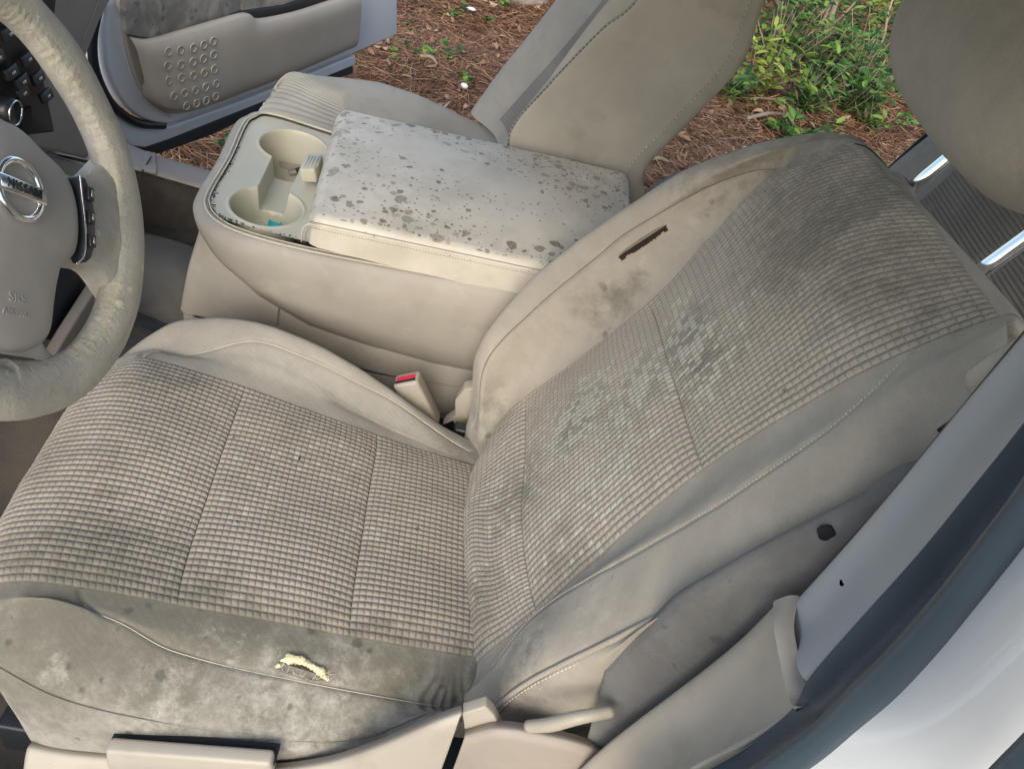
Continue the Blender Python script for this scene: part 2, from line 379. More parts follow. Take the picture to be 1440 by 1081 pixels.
def soft_noise(P, f, amp, seed=0):
    r = np.random.default_rng(seed); o = np.zeros(P.shape[:-1])
    for _ in range(7):
        k = r.normal(size=3) * f; o += np.sin(P @ k + r.uniform(0, 6.28))
    return amp * o / 3
def waffle(name, G, r0, r1, c0, c1, cell_r, cell_c, toward, parent, puff=.006, darkL=(), paleL=(), mat=None, tilt=1, thr=0., depth=.0014, cells_cap=True):
    """embossed pads: real relief, cells laid along the surface's own rows and columns"""
    rr = np.linspace(r0, r1, 200); cc = np.linspace(c0, c1, 200)
    mid = surf(G, rr, [(c0 + c1) / 2])[:, 0]; s = np.r_[0, np.cumsum(np.linalg.norm(np.diff(mid, axis=0), axis=1))]
    crs = surf(G, [(r0 + r1) / 2], cc)[0]; u = np.r_[0, np.cumsum(np.linalg.norm(np.diff(crs, axis=0), axis=1))]
    nr = max(2, round(s[-1] / cell_r)); nc = max(2, round(u[-1] / cell_c))
    fr = np.array([0, .055, .13, .5, .87, .945]); hh = np.array([0, .28, .95, 1., .95, .28])
    def axis(n): return np.r_[(np.arange(n)[:, None] + fr).ravel(), n], np.r_[np.tile(hh, n), 0], np.r_[np.repeat(np.arange(n), 6), n - 1]
    a, ha, ia = axis(nr); b, hb, ib = axis(nc)
    R = np.interp(a / nr * s[-1], s, rr); Cc = np.interp(b / nc * u[-1], u, cc)
    P = surf(G, R, Cc); N = normals(P, toward)
    cellr = np.random.default_rng(len(name) + nr).random((nr, nc))
    pads = np.minimum(ha[:, None] * .35 + .65, 1) * np.minimum(hb[None], 1.0)   # grooves along the length are deeper
    pads = np.minimum(pads, (ha[:, None] * .6 + .4))
    jit = 1 + .25 * (cellr[ia][:, ib] - .5)
    env = np.sin(np.pi * np.clip(a / nr, 0, 1)) ** .35
    edge = np.minimum(1, np.minimum(b, nc - b) / 7); edge = edge * (2 - edge)
    H = depth * pads * jit + puff * env[:, None] * edge[None] - .0004 + soft_noise(P, 22, .0016, 5) + soft_noise(P, 70, .0004, 6)
    H = H - .0006 * (b % 1 - .5)[None] * (hb[None] > .2) * tilt + .0004 * (a % 1 - .5)[:, None] * (ha[:, None] > 0)
    P = P + N * H[..., None]
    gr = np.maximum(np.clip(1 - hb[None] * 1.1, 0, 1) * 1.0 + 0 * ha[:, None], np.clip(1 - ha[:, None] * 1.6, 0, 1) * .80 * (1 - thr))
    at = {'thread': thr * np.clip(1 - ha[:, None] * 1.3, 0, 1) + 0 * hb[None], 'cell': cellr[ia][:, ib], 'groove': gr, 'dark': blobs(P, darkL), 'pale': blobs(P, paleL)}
    return sheet(name, P, mat or M_waf, parent, toward, at), P
# mould masks on the cushion
CU_DARK = [(*(-0.4021,-0.2000,-0.0013),.13,.85),(*(-0.4164,-0.2400,0.0195),.11,.8),(*(-0.2980,-0.2100,0.0111),.10,.85),(*(-0.2442,-0.2000,0.0341),.06,.95),(*(-0.1721,-0.2000,0.0392),.06,.9),(*(-0.1053,-0.2000,0.0349),.06,.85),
           (*(-0.3480,-0.2500,-0.0279),.018,1.3),(*(-0.0738,-0.2000,0.0245),.06,.8),(*(-0.2907,-0.2500,0.0147),.10,.7),(*(-0.1780,-0.2500,-0.0017),.11,.62),(*(-0.4401,-0.2700,-0.0171),.10,.75),(*(-0.1224,-0.2500,0.0191),.10,.6),(*(-0.3375,-0.2000,0.0079),.03,1.1),(*(-0.0056,-0.2000,0.0270),.05,.8),
           (*(-0.4534,-0.0027,0.0200),.08,.34),(*(-0.4568,-0.0697,0.0200),.09,.30),(*(-0.4310,-0.0574,0.0200),.022,.6),(*(-0.4402,0.1286,0.0200),.07,.42),(*(-0.2692,0.0955,0.0000),.08,.28),(*(-0.5271,-0.0059,0.0000),.08,.38),(*(-0.4517,-0.1010,0.0100),.10,.22)]
CU_PALE = [(*(-0.2459,-0.2600,0.0073),.09,.42),(*(-0.1608,-0.2600,-0.0056),.10,.65),(*(-0.3948,-0.2000,0.0013),.015,.7),(*(-0.3994,-0.2600,0.0002),.018,.75),(*(-0.0656,-0.2500,0.0255),.07,.5),(*(-0.2368,-0.2000,0.0299),.03,.55),
           (*(-0.1579,-0.2000,0.0442),.03,.6),(*(-0.2912,-0.2700,-0.0194),.05,.55),(*(-0.1672,-0.2800,-0.0448),.10,.4),(*(-0.2656,-0.2000,0.0333),.03,.5)]
CU_PW = [(*(-0.1344,-0.0224,0.0000),.03,.35),(*(-0.2114,0.0868,0.0000),.07,.16),(*(-0.2774,-0.0043,0.0000),.08,.12)]
seams_out = [line_on(CU, [(1.0, 3.0), (2, 3), (3, 3), (4, 3), (4.6, 3), (5, 3.25), (5.1, 3.65), (5.15, 3.98)], 260), line_on(CU, [(1.0, 2.0), (2, 2), (3, 2), (4, 2), (5, 2), (6, 2), (7, 2.2), (8, 2.5)], 300)]
seam_in = [line_on(CU, [(.9, 7.4), (1.6, 7.65), (2.4, 7.55), (3.3, 7.45), (4.2, 7.35), (5.0, 6.9), (5.5, 6.4), (5.75, 6.0)], 300)]
def cover(name, G, rs, cs, toward, parent, mat, lines, dark, pale, extra=None, keep=None, w=.0035, dep=.0022, und=.0016):
    P = surf(G, rs, cs); N = normals(P, toward)
    H = seam_d(P, lines, w, dep) + soft_noise(P, 22, und, 5) + soft_noise(P, 70, und * .25, 6)
    if extra is not None: H = H + extra(P)
    P = P + N * H[..., None]
    return sheet(name, P, mat, parent, toward, {'dark': blobs(P, dark), 'pale': blobs(P, pale)}, keep=keep(P) if keep else None), P
TA, TB = (-0.1941,-0.2120,0.0008), (-0.1415,-0.2120,-0.0052)
tear1 = surf(CU, np.linspace(2, 4, 200), np.linspace(2, 4, 120))
def near_px(S, P):   # nearest surface point to a world point
    Q = S.reshape(-1, 3); return Q[np.argmin(((Q - V3(P)) ** 2).sum(1))]
TA = near_px(tear1, TA); TB = near_px(tear1, TB)
def wrinkle(P):
    e = V3((-0.0155,-0.2320,0.0112)); d = np.linalg.norm(P - e, axis=-1)
    ang = np.arctan2(P[..., 2] - e[2] - .3 * (P[..., 1] - e[1]), -(P[..., 0] - e[0]))
    return .0022 * np.sin(ang * 17) * np.exp(-(d / .06) ** 2) * np.clip(d / .02, 0, 1)
outer_cover, PO = cover('outer_bolster', CU, np.linspace(.2, 8, 330), np.linspace(0, 4.0, 200), (0, -.5, 1), SEAT, M_fab, seams_out, CU_DARK, CU_PALE,
      extra=lambda P: -.0035 * lens_mask(P, TA, TB, .0060) + wrinkle(P))
inner_cover, PI_ = cover('inner_bolster', CU, np.linspace(.2, 8, 260), np.linspace(6.0, 10, 150), (0, .5, 1), SEAT, M_fab, seam_in,
      [(*(-0.0390,0.1580,0.0000),.05,.5),(*(-0.4752,0.1625,0.0300),.05,.4),(*(-0.0950,0.1603,0.0300),.03,.4)], [(*(-0.3049,0.2231,0.0300),.08,.25),(*(-0.1367,0.1754,0.0300),.05,.3)])
for nm, (a, b_) in enumerate(((.35, 2.0), (2.0, 4.0), (4.0, 8.0))):
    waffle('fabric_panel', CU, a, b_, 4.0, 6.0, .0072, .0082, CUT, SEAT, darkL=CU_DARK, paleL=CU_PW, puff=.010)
def thread(name, L, r, mat, parent, lift=(0, 0, 0)):
    V, F = tube(L + V3(lift), r, 5, m=None); return mesh(name, V, F, mat, parent)
def dashes(name, L, N, r, mat, parent, pitch=.0045, duty=.62):
    s = np.r_[0, np.cumsum(np.linalg.norm(np.diff(L, axis=0), axis=1))]; bag = Bag(); N = V3(N)
    for a in np.arange(0, s[-1] - pitch, pitch):
        t = a + np.linspace(0, pitch * duty, 4); P = np.stack([np.interp(t, s, L[:, i]) for i in range(3)], 1)
        P += N * (np.array([-.3, .8, .8, -.3]) * r)[:, None]
        V, F = tube(P, [r * .6, r, r, r * .6], 5); bag.add(V, F)
    o = bag.build(name, mat, parent); o['kind'] = 'stuff'; return o
for L in (seams_out[0],): thread('seam_piping', L[5:-22], .00045, M_thr, SEAT, (0, -.0008, -.0014))
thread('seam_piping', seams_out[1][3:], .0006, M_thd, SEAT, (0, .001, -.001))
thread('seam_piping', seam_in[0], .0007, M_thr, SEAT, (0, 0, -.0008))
# torn hole in the outer bolster: yellow foam with a frayed lip
def tear(name, A, B, hw, nrm, up, matf, parent, foam_side=1, seed=1, ragged=.4, fluff=.5):
    A, B, nrm, up = map(V3, (A, B, nrm, up)); d = B - A; nrm = nrm / np.linalg.norm(nrm); up = up - nrm * (up @ nrm); up /= np.linalg.norm(up)
    r = np.random.default_rng(seed); bag = Bag(); n = 46
    t = np.linspace(0, 1, n); w = hw * np.clip(np.sin(np.pi * t), 0, 1) ** .8 * (1 + ragged * (r.random(n) - .5))
    for s in (1, -1):
        mid = A + d * t[:, None] + up * (s * w * .95)[:, None]; h = (fluff if s == foam_side else .12) * hw
        cols = [mid + up * (s * .0030) - nrm * .0008, mid + nrm * (h * (.7 + .6 * r.random(n)))[:, None] + up * (s * .0010), mid - up * (s * hw * (.55 if s == foam_side else .12)) * (.5 + r.random(n))[:, None] + nrm * (h * .4), mid - up * (s * hw * .5) - nrm * .006]
        P = np.stack(cols, 1); bag.add(P.reshape(-1, 3), quads(n, 4, orient(P, nrm)))
    return bag.build(name, matf, parent)
UP_ = V3((0, .75, .5)); UP_ /= np.linalg.norm(UP_); NR_ = V3((0, -.5, .86)); DR_ = (TB - TA)
def lump(name, pts, rad, seed):
    r = np.random.default_rng(seed); bag = Bag(); P = cr(np.array(pts), np.linspace(0, len(pts) - 1, 46)); rr = np.interp(np.linspace(0, 1, 46), np.linspace(0, 1, len(rad)), rad)
    V, F = tube(P, rr, 14); V = np.array(V); c_ = np.repeat(P, 14, 0); c_ = np.vstack([c_, P[:1], P[-1:]])
    V = V + (V - c_) * soft_noise(V, 700, .45, seed)[:, None] + r.normal(size=V.shape) * .00025
    return mesh(name, V, F, M_foam, SEAT)
f_ = lambda t, u, n=0: TA + DR_ * t + UP_ * u * 2.1 + NR_ * n
lump('torn_foam', [f_(.02, .0018, -.001), f_(.14, .0040), f_(.35, .0046, .0006), f_(.6, .0034, .0006), f_(.82, .0016, .0004), f_(1.0, -.0008, -.001)], [.0010, .0036, .0042, .0030, .0040, .0016], 3)
lump('torn_foam', [f_(-.08, -.0006, -.001), f_(.02, -.0004, .0002), f_(.10, .0012, -.001)], [.0008, .0026, .0012], 5)
lump('torn_foam', [f_(.80, .0018, -.0006), f_(.90, .0000, .0008), f_(.99, -.0016, -.0008)], [.0014, .0034, .0014], 6)
V, F = prism_vf([f_(t, .0012 * k_ * math.sin(math.pi * t) ** .6 + .0016 * (1 - t), .0004) for k_, ts in ((1, np.linspace(.06, .80, 12)), (-.15, np.linspace(.80, .06, 12))) for t in ts], NR_ * -.004)
mesh('torn_hole', V, F, M_foamd, SEAT, smooth=False)
bag = Bag(); r_ = np.random.default_rng(4)
for _ in range(110):
    t = r_.random(); p = TA + (TB - TA) * t + V3((0, 1, .5)) * .0055 * math.sin(math.pi * t) ** .5 * (1 if r_.random() < .75 else -1) + V3((0, -.0005, .001)); d = V3((r_.normal(), r_.normal() + .6, r_.random())) * .0035
    V, F = tube([p, p + d * .6, p + d + V3((0, 0, -.001))], [.00025, .0002, .0001], 4); bag.add(V, F)
bag.build('frayed_thread', M_thr, SEAT)['kind'] = 'stuff'

# ---------------- backrest: rows bottom -> top -> back, columns outer -> inner
BK = np.array([
 [(.10,-.21,-.07),(.06,-.235,-.07),(.04,-.235,-.05),(.0,-.205,-.04),(.005,-.17,-.03),(-.01,0,-.045),(-.015,.155,-.06),(-.03,.20,-.07),(-.03,.245,-.08),(.01,.262,-.08),(.09,.25,-.08)],
 [(.13,-.22,.0),(0.0803,-0.2520,0.0324),(0.0260,-0.2500,0.0541),(0.0174,-0.2121,0.0652),(0.0164,-0.1733,0.0350),(-.01,0,.015),(-0.0098,0.1600,-0.0226),(-0.0199,0.2050,-0.0057),(-0.0318,0.2470,0.0011),(.015,.270,.0),(.12,.25,.0)],
 [(.16,-.235,.08),(0.1151,-0.2620,0.1006),(0.0425,-0.2540,0.1337),(0.0438,-0.1845,0.1358),(0.0387,-0.1691,0.0891),(0.0210,-0.0207,0.0634),(0.0187,0.2032,0.0430),(-0.0342,0.2220,0.0972),(-0.0455,0.2520,0.1040),(.015,.278,.10),(.13,.26,.09)],
 [(.22,-.245,.20),(0.1068,-0.2680,0.2535),(0.0956,-0.2620,0.2508),(0.0947,-0.1893,0.2580),(0.0920,-0.1487,0.2115),(0.0838,-0.0184,0.2077),(0.0795,0.1805,0.1828),(0.0076,0.2280,0.2003),(-0.0123,0.2550,0.2123),(.045,.285,.215),(.16,.265,.20)],
 [(.26,-.25,.31),(0.1384,-0.2720,0.3414),(0.1348,-0.2660,0.3380),(0.1442,-0.1985,0.3717),(0.1454,-0.1342,0.3345),(0.1344,-0.0086,0.3217),(0.1263,0.1705,0.2904),(0.0569,0.2280,0.2920),(0.0322,0.2560,0.2912),(.095,.287,.30),(.20,.265,.30)],
 [(.30,-.25,.41),(0.1799,-0.2720,0.4316),(0.1777,-0.2660,0.4281),(0.1843,-0.2047,0.4589),(0.1865,-0.1413,0.4288),(0.1798,-0.0022,0.4235),(0.1731,0.1871,0.3981),(0.0983,0.2260,0.3644),(0.0875,0.2520,0.3738),(.15,.280,.39),(.25,.262,.39)],
 [(.325,-.235,.47),(.255,-.262,.48),(.242,-.258,.48),(0.2169,-0.2060,0.5238),(0.2165,-0.1550,0.5030),(0.2168,0.0006,0.5061),(0.2070,0.1961,0.4761),(0.1523,0.2120,0.4548),(0.1431,0.2440,0.4454),(.19,.27,.45),(.28,.255,.45)],
 [(.335,-.20,.52),(.275,-.235,.53),(.26,-.232,.535),(0.2505,-0.1975,0.5761),(0.2530,-0.1746,0.5719),(0.2486,-0.0481,0.5666),(0.2442,0.1520,0.5417),(0.2217,0.2000,0.5150),(0.2166,0.2250,0.5107),(.24,.245,.49),(.30,.23,.49)],
 [(.345,-.165,.53),(.30,-.19,.55),(.285,-.19,.555),(.262,-.165,.560),(0.2814,-0.1646,0.5719),(0.2805,-0.0359,0.5599),(0.2734,0.1331,0.5436),(0.2674,0.1624,0.5398),(0.2646,0.1955,0.5333),(.275,.20,.485),(.32,.19,.48)]])
_b = BK[-1]; BK = np.concatenate([BK, (_b + V3((.030, 0, -.030)))[None], (_b + V3((.055, 0, -.12)))[None]])
BT = (-.9, 0, .4)
welt = line_on(BK, [(.6, 2.0), (1, 2), (2, 2), (3, 2), (4, 2)], 200)
stq = line_on(BK, [(1.1, 3.45), (2, 3.2), (3, 3.0), (4, 3.0), (5, 3.2), (5.7, 3.6), (6.2, 3.95)], 300)
inseam = line_on(BK, [(.8, 7.3), (1.5, 7), (2.5, 7), (4, 7), (4.8, 7), (5.5, 6.75), (5.85, 6.4), (6.05, 6.03)], 300)
BK_DARK = [(*(0.1012,0.2000,0.2620),.025,.7),(*(0.1117,0.2000,0.2928),.020,.6),(*(0.0809,0.2000,0.2389),.05,.4),(*(0.0506,-0.2100,0.1355),.05,.45),(*(0.0269,-0.2300,0.1218),.05,.5),(*(0.1496,0.0397,0.3441),.045,.75),(*(0.1559,-0.0206,0.3586),.05,.65),(*(0.2133,0.0351,0.4907),.10,.72),(*(0.2346,0.0281,0.5396),.08,.68),(*(0.2106,0.1111,0.4843),.09,.6),(*(0.2296,-0.0600,0.5281),.08,.6),(*(0.2426,-0.1171,0.5580),.07,.5),
           (*(0.0058,0.1940,0.0134),.06,.45),(*(0.0820,0.0565,0.1885),.05,.75),(*(0.2336,-0.1110,0.5372),.06,.5),(*(0.0378,0.0087,0.0870),.07,.5),(*(0.0158,-0.1134,0.0364),.06,.5),(*(0.0705,-0.1313,0.1621),.06,.45),(*(0.1772,-0.0273,0.4075),.06,.4),(*(0.1169,0.0201,0.2688),.07,.45),(*(0.2034,-0.2600,0.4135),.05,.3),(*(0.1794,0.2400,0.4792),.12,.4),(*(0.2435,0.2000,0.5042),.10,.5)]
BK_PALE = [(*(0.0845,0.0634,0.1944),.045,1.0),(*(0.0691,0.0576,0.1589),.030,1.0),(*(0.1169,0.0201,0.2688),.045,.75),(*(0.1490,0.0292,0.3428),.050,.75),(*(0.1463,0.0982,0.3365),.024,.8),(*(0.1586,-0.0372,0.3647),.030,.6),(*(0.0491,-0.0099,0.1130),.12,.22),(*(0.0130,0.0495,0.0300),.04,.5),(*(0.0930,-0.0626,0.2139),.07,.42),(*(0.0641,0.0315,0.1475),.04,.6)]
BK_PALE2 = [(*(0.1112,0.2000,0.3246),.012,.8),(*(0.0992,0.2000,0.2946),.008,.8),(*(0.1198,0.2000,0.3006),.008,.7),(*(0.0636,-0.2300,0.2335),.05,.5),(*(0.0186,-0.2100,0.1500),.05,.6),(*(0.0995,-0.2100,0.3509),.03,.5),(*(-0.0225,0.2000,-0.0015),.06,.3)]
TSA, TSB = (0.0766,0.2000,0.3187), (0.1191,0.2000,0.3726)
ts = surf(BK, np.linspace(3, 6, 260), np.linspace(6, 8, 160))
TSA = near_px(ts, TSA); TSB = near_px(ts, TSB)
ob, _ = cover('backrest_outer_bolster', BK, np.linspace(0, len(BK) - 1, 320), np.linspace(0, 4, 190), BT, SEAT, M_fab2, [welt, stq], BK_DARK, BK_PALE2, w=.003, dep=.0020)
ib, _ = cover('backrest_inner_bolster', BK, np.linspace(0, len(BK) - 1, 400), np.linspace(6, 10, 230), (-.8, .4, .4), SEAT, M_fab2, [inseam], BK_DARK, BK_PALE2, w=.003, dep=.0018,
     extra=lambda P: -.008 * lens_mask(P, TSA, TSB, .0030))
for a, b_ in ((.35, 2.25), (2.25, 4.0), (4.0, 7.15)):
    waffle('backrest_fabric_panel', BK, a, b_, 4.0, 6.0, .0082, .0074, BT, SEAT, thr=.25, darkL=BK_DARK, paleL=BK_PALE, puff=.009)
tp = surf(BK, np.linspace(7.12, len(BK) - 1, 60), np.linspace(4, 6, 80))
sheet('backrest_top', tp, M_fab2, SEAT, (0, 0, 1), {'dark': blobs(tp, [(.28, .05, .57, .08, .5)]), 'pale': 0 * tp[..., 0]})
dashes('stitching', welt + V3((.0, -.003, -.006)), (0, -1, 0), .0009, M_thr, SEAT, .0055)
thread('welt_fold', welt + V3((-.001, -.001, .0)), .0030, M_fab2, SEAT)
dashes('stitching', stq + V3((-.0005, -.0008, .0)), (-.6, -.6, .3), .0005, M_thr, SEAT, .0036)
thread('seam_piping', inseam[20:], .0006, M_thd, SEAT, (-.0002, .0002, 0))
tear('torn_slit', TSA, TSB, .0019, (-.8, .3, .5), (.3, .8, 0), M_foamd, SEAT, 1, seed=3, fluff=.12, ragged=.6)
# rear board (felt flap) of the backrest, seen from its side, with a round screw hole
flap = [(0.0926,-0.2720,0.2058),(0.1026,-0.2760,0.2677),(0.1149,-0.2800,0.3405),(0.1520,-0.2820,0.4189),(0.1815,-0.2820,0.4732),(0.2020,-0.2820,0.5158),(.30,-.282,.50),(.34,-.275,.52),(.36,-.275,.42),(0.2163,-0.2850,0.4470),(0.1846,-0.2900,0.3825),(0.1583,-0.2920,0.2742),(0.1344,-0.2920,0.1726),(0.1120,-0.2920,0.0527),(0.1054,-0.2800,0.1369)]
def flap_sheet():
    top = smooth_loop([flap[0], flap[1], flap[2], flap[3], flap[4], flap[5], (.28,-.280,.52)], 150, False)
    bot = smooth_loop([(0.1132,-0.2920,0.0366),(0.1424,-0.2970,0.1587),(0.1702,-0.2970,0.2588),(0.1894,-0.2970,0.3809),(0.2070,-0.2970,0.4479),(.33,-.295,.40),(.37,-.29,.45)], 150, False)
    t = np.linspace(0, 1, 60)[None, :, None]
    P = top[:, None] * (1 - t) + bot[:, None] * t
    P[..., 1] -= .006 * np.sin(np.pi * t[..., 0]) ; P[:, 0:3, 1] += np.array([.010, .005, .001])
    P[..., 1] += soft_noise(P, 40, .0012, 9)
    hc = near_px(P, (0.1662,-0.2880,0.4471)); ctr = (P[:-1, :-1] + P[1:, 1:]) / 2
    keep = np.linalg.norm(ctr - hc, axis=-1) > .0020
    sheet('rear_board', P, M_flap, SEAT, (0, -1, 0), {'dark': blobs(P, [(*(0.1458,-0.2900,0.3046),.08,.7),(*(0.1085,-0.2900,0.1720),.04,.6)]), 'pale': 0 * P[..., 0]}, keep=keep, thick=.004)
    th = np.linspace(0, 2 * np.pi, 25)[:-1]
    ring = np.array([[hc + V3((math.cos(a) * r, y, math.sin(a) * r)) for a in th] for r, y in ((.0058, .0010), (.0057, -.0040), (.0050, -.0042), (.0001, -.0038))])
    ring = np.concatenate([ring, ring[:, :1]], 1); sheet('screw_hole', ring, M_hole, SEAT, (0, -1, 0))
flap_sheet()
# recliner lever
lv = Bag(); LP = [(0.0415,-0.3000,0.1387), (0.0574,-0.3050,0.1594), (0.0768,-0.3050,0.1800), (0.1046,-0.2980,0.1868)]
V, F = tube(LP, [.0055, .0065, .006, .005], 14, m=24); lv.add(V, F); lv.build('recliner_lever', M_bei, SEAT)
# plastic base shield with its notch and the lift handle
def shield(name, top, zlow, y0, mat, bulge=.012, n=90, m=26, ylean=.02):
    T = smooth_loop(top, n, False); t = np.linspace(0, 1, m)[None, :, None]
    B = T.copy(); B[:, 2] = zlow; B[:, 1] += -ylean
    P = T[:, None] * (1 - t) + B[:, None] * t; P[..., 1] -= bulge * np.sin(np.pi * np.clip(t[..., 0] * 1.0, 0, 1)) ** .7
    L = T[:, None] + np.array([(0, .012, -.006), (0, .003, -.0005)])[None]     # lip inward
    P = np.concatenate([L, P], 1); return sheet(name, P, mat, SEAT, (0, -1, 0), thick=.003)
shield('base_shield', [(-0.4278,-0.2850,-0.1225),(-0.3787,-0.2920,-0.1059),(-0.2828,-0.2970,-0.0749),(-0.1900,-0.3000,-0.0510),(-0.1293,-0.3000,-0.0118),(-0.0867,-0.3000,0.0382),(-0.0643,-0.2990,0.0688),(-0.0378,-0.2970,0.1063),(-0.0172,-0.2930,0.1252)], -.22, -.29, M_bei)
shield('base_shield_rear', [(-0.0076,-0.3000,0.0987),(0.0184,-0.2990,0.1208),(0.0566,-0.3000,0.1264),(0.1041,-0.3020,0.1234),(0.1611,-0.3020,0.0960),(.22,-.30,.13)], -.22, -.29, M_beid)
prism('shield_notch', [(-0.0154,-0.2900,0.1211),(0.0025,-0.2880,0.1374),(0.0123,-0.2880,0.1262),(0.0264,-0.2880,0.1006),(-0.0029,-0.2900,0.0775)], (0, .012, -.002), M_bei, SEAT, .0015)
prism('shield_recess', [(-0.3351,-0.3020,-0.0500),(-0.1716,-0.3020,-0.0159),(-0.1734,-0.3040,-0.0233),(-0.3333,-0.3040,-0.0559)], (0, .02, 0), M_hole, SEAT, .001)
prism('lift_handle', [(-0.3336,-0.3090,-0.0400),(-0.1758,-0.3090,-0.0061),(-0.1716,-0.3090,-0.0322),(-0.2292,-0.3090,-0.0689),(-0.3344,-0.3090,-0.0808)], (0, .016, 0), M_bei, SEAT, .004)
box('seat_frame', (-.05, -.16, -.14), (.30, .18, .08), M_blk2, SEAT, .004)
box('seat_rail', (-.2, -.20, -.27), (.62, .04, .06), M_blk, SEAT, .004)
box('seat_rail', (-.2, .20, -.27), (.62, .04, .06), M_blk, SEAT, .004)
box('seat_core', (-.22, 0, -.13), (.50, .36, .10), M_blk2, SEAT, .01)
# headrest, its posts and guides
HR = bpy.data.objects.new('headrest_root', None); bpy.data.objects.remove(HR)
hb = V3((math.sin(R_(23)), 0, math.cos(R_(23))))
def headrest():
    hc = V3((.292, .012, .712)); u = V3((0, 1, 0)); v = hb; n_ = V3((-math.cos(R_(23)), 0, math.sin(R_(23))))
    nu, nv = 96, 64; TH = np.linspace(0, 2 * np.pi, nu); PH = np.linspace(-np.pi / 2, np.pi / 2, nv)
    P = np.zeros((nv, nu, 3))
    for i, ph in enumerate(PH):
        e = lambda c, p: np.sign(c) * abs(c) ** p
        for j, th in enumerate(TH):
            a = e(math.cos(ph), .6) * e(math.cos(th), .62); b = e(math.cos(ph), .6) * e(math.sin(th), .75); c_ = e(math.sin(ph), .72)
            wdt = .166 + .004 * c_; P[i, j] = hc + u * a * wdt + n_ * (b * .066 + .012 * (1 - c_ * c_)) + v * c_ * .106
    hd = sheet('headrest', P, M_fab2, SEAT, (0, 0, 0.0001), {'dark': 0 * P[..., 0] + .05, 'pale': 0 * P[..., 0]})
    L = []; Q = P.reshape(-1, 3)
    for v_ in np.linspace(-1, 1, 70):
        x = -.140 - .020 * abs(v_) ** 5; z = .088 * v_
        pnt = hc + u * x + v * z + n_ * .2; d = Q - pnt; perp = d - (d @ n_)[:, None] * n_
        k = np.argsort((perp ** 2).sum(1) + 1e3 * (d @ n_ < -.215))[:3]; L.append(pnt + n_ * ((Q[k] - pnt) @ n_).max())
    L = np.array(L); L[1:-1] = (L[:-2] + L[1:-1] + L[2:]) / 3; L = np.array([L[max(0, i - 5):i + 6].mean(0) for i in range(len(L))]) + n_ * .0008; V, F = tube(L, .0018, 6); mesh('piping', V, F, M_fab2, hd)
    for y in (.077, -.076):
        b0 = V3((.289, y, .545)); V, F = tube([b0 - hb * .05, b0 + hb * .02, b0 + hb * .10, b0 + hb * .16], .0066, 20); mesh('headrest_post', V, F, M_chr, hd)
    return hd
headrest()
for y in (.077, -.076):
    b0 = V3((.279, y, .547)); bag = Bag(); th = np.linspace(0, 2 * np.pi, 29); P = []
    for r, h in ((.024, -.014), (.0225, -.002), (.019, .003), (.012, .0055), (.0075, .0055), (.0072, -.01)):
        P.append([b0 + V3((0, 1, 0)) * r * .95 * math.cos(a) + np.cross(hb, (0, 1, 0)) * r * .8 * math.sin(a) + hb * h for a in th])
    sheet('post_guide', np.array(P), M_bei if y < 0 else M_beid, SEAT, hb)
    box('guide_button', b0 + V3((-.012, -.022, .001)), (.010, .016, .008), M_bei, SEAT, .002, ax=tuple(np.cross((0, 1, 0), hb)), az=tuple(hb))

cs = surf(CU, np.linspace(.5, 8, 400), np.linspace(4, 6, 200)); bag = Bag(); r_ = np.random.default_rng(8)
for p_, s_ in (((-0.2416,0.0629,0.0000),.004),((-0.2691,0.0010,0.0100),.004),((-0.2827,-0.0585,0.0100),.0045),((-0.3780,0.0535,0.0200),.003),((-0.3608,-0.0036,0.0200),.003),((-0.4170,-0.0330,0.0200),.005),((-0.1862,-0.1325,0.0100),.003),((-0.1099,0.0412,0.0000),.0025),((-0.5217,0.0957,0.0000),.003),((-0.1469,-0.0470,0.0000),.002)):
    q_ = near_px(cs, p_) + V3((0, 0, .0095)); pts = [q_ + r_.normal(size=3) * s_ * (.5, .5, .15) for _ in range(3)]; V, F = tube(cr(np.array(pts), np.linspace(0, 2, 7)), np.array([.2, .5, .6, .7, .5, .4, .1]) * s_ * .35, 6); bag.add(V, F)
db = bag.build('dry_debris', M_foamd, None); tag(db, 'dark dry crumbs lying on the waffle cushion', 'debris', kind='stuff')
# ================================================================ seat belt buckle
BKL = thing('seat_belt_buckle', 'beige seat belt buckle with red button standing between seat and console', 'buckle', (-.08, .25, -.1))
def buckle():
    top = V3((-0.1341,0.2620,0.0023)); bot = V3((-0.0948,0.2620,-0.0633)) + V3((.0, 0, -.0))
    ax = bot - top; L = np.linalg.norm(ax); ax /= L
    wv_ = V3((-0.1153,0.2620,0.0166)) - V3((-0.1518,0.2620,-0.0205)); wv_ = wv_ - ax * (wv_ @ ax); wd = .039; wv_ /= np.linalg.norm(wv_)
    nn = np.cross(ax, wv_)
    if nn[1] > 0: nn = -nn
    c0 = (top + bot) / 2
    V, F = box_vf(c0 + ax * .006, wd, .027, L + .016, ax=wv_, ay=nn, az=ax)
    V = np.array(V); o = bev(mesh('buckle_housing', V, F, M_bei, BKL), .0045, 4)
    V, F = box_vf(top - ax * .0005, wd * .76, .0105, .006, ax=wv_, ay=nn, az=ax); b = bev(mesh('release_button', V, F, M_red, BKL), .0015)
    V, F = box_vf(top - ax * .0022, wd * .80, .0030, .004, ax=wv_, ay=nn, az=ax); V = np.array(V) + nn * .0070; mesh('latch_slot', V, F, M_hole, BKL)
    V, F = box_vf(bot + ax * .045, .018, .006, .08, ax=wv_, ay=nn, az=ax); bev(mesh('buckle_stalk', V, F, M_blk, BKL), .002)
buckle()
HC = thing('seat_hinge_cover', 'beige stepped hinge cover with dark bracket beside the backrest foot', 'trim', (0, .25, -.1))
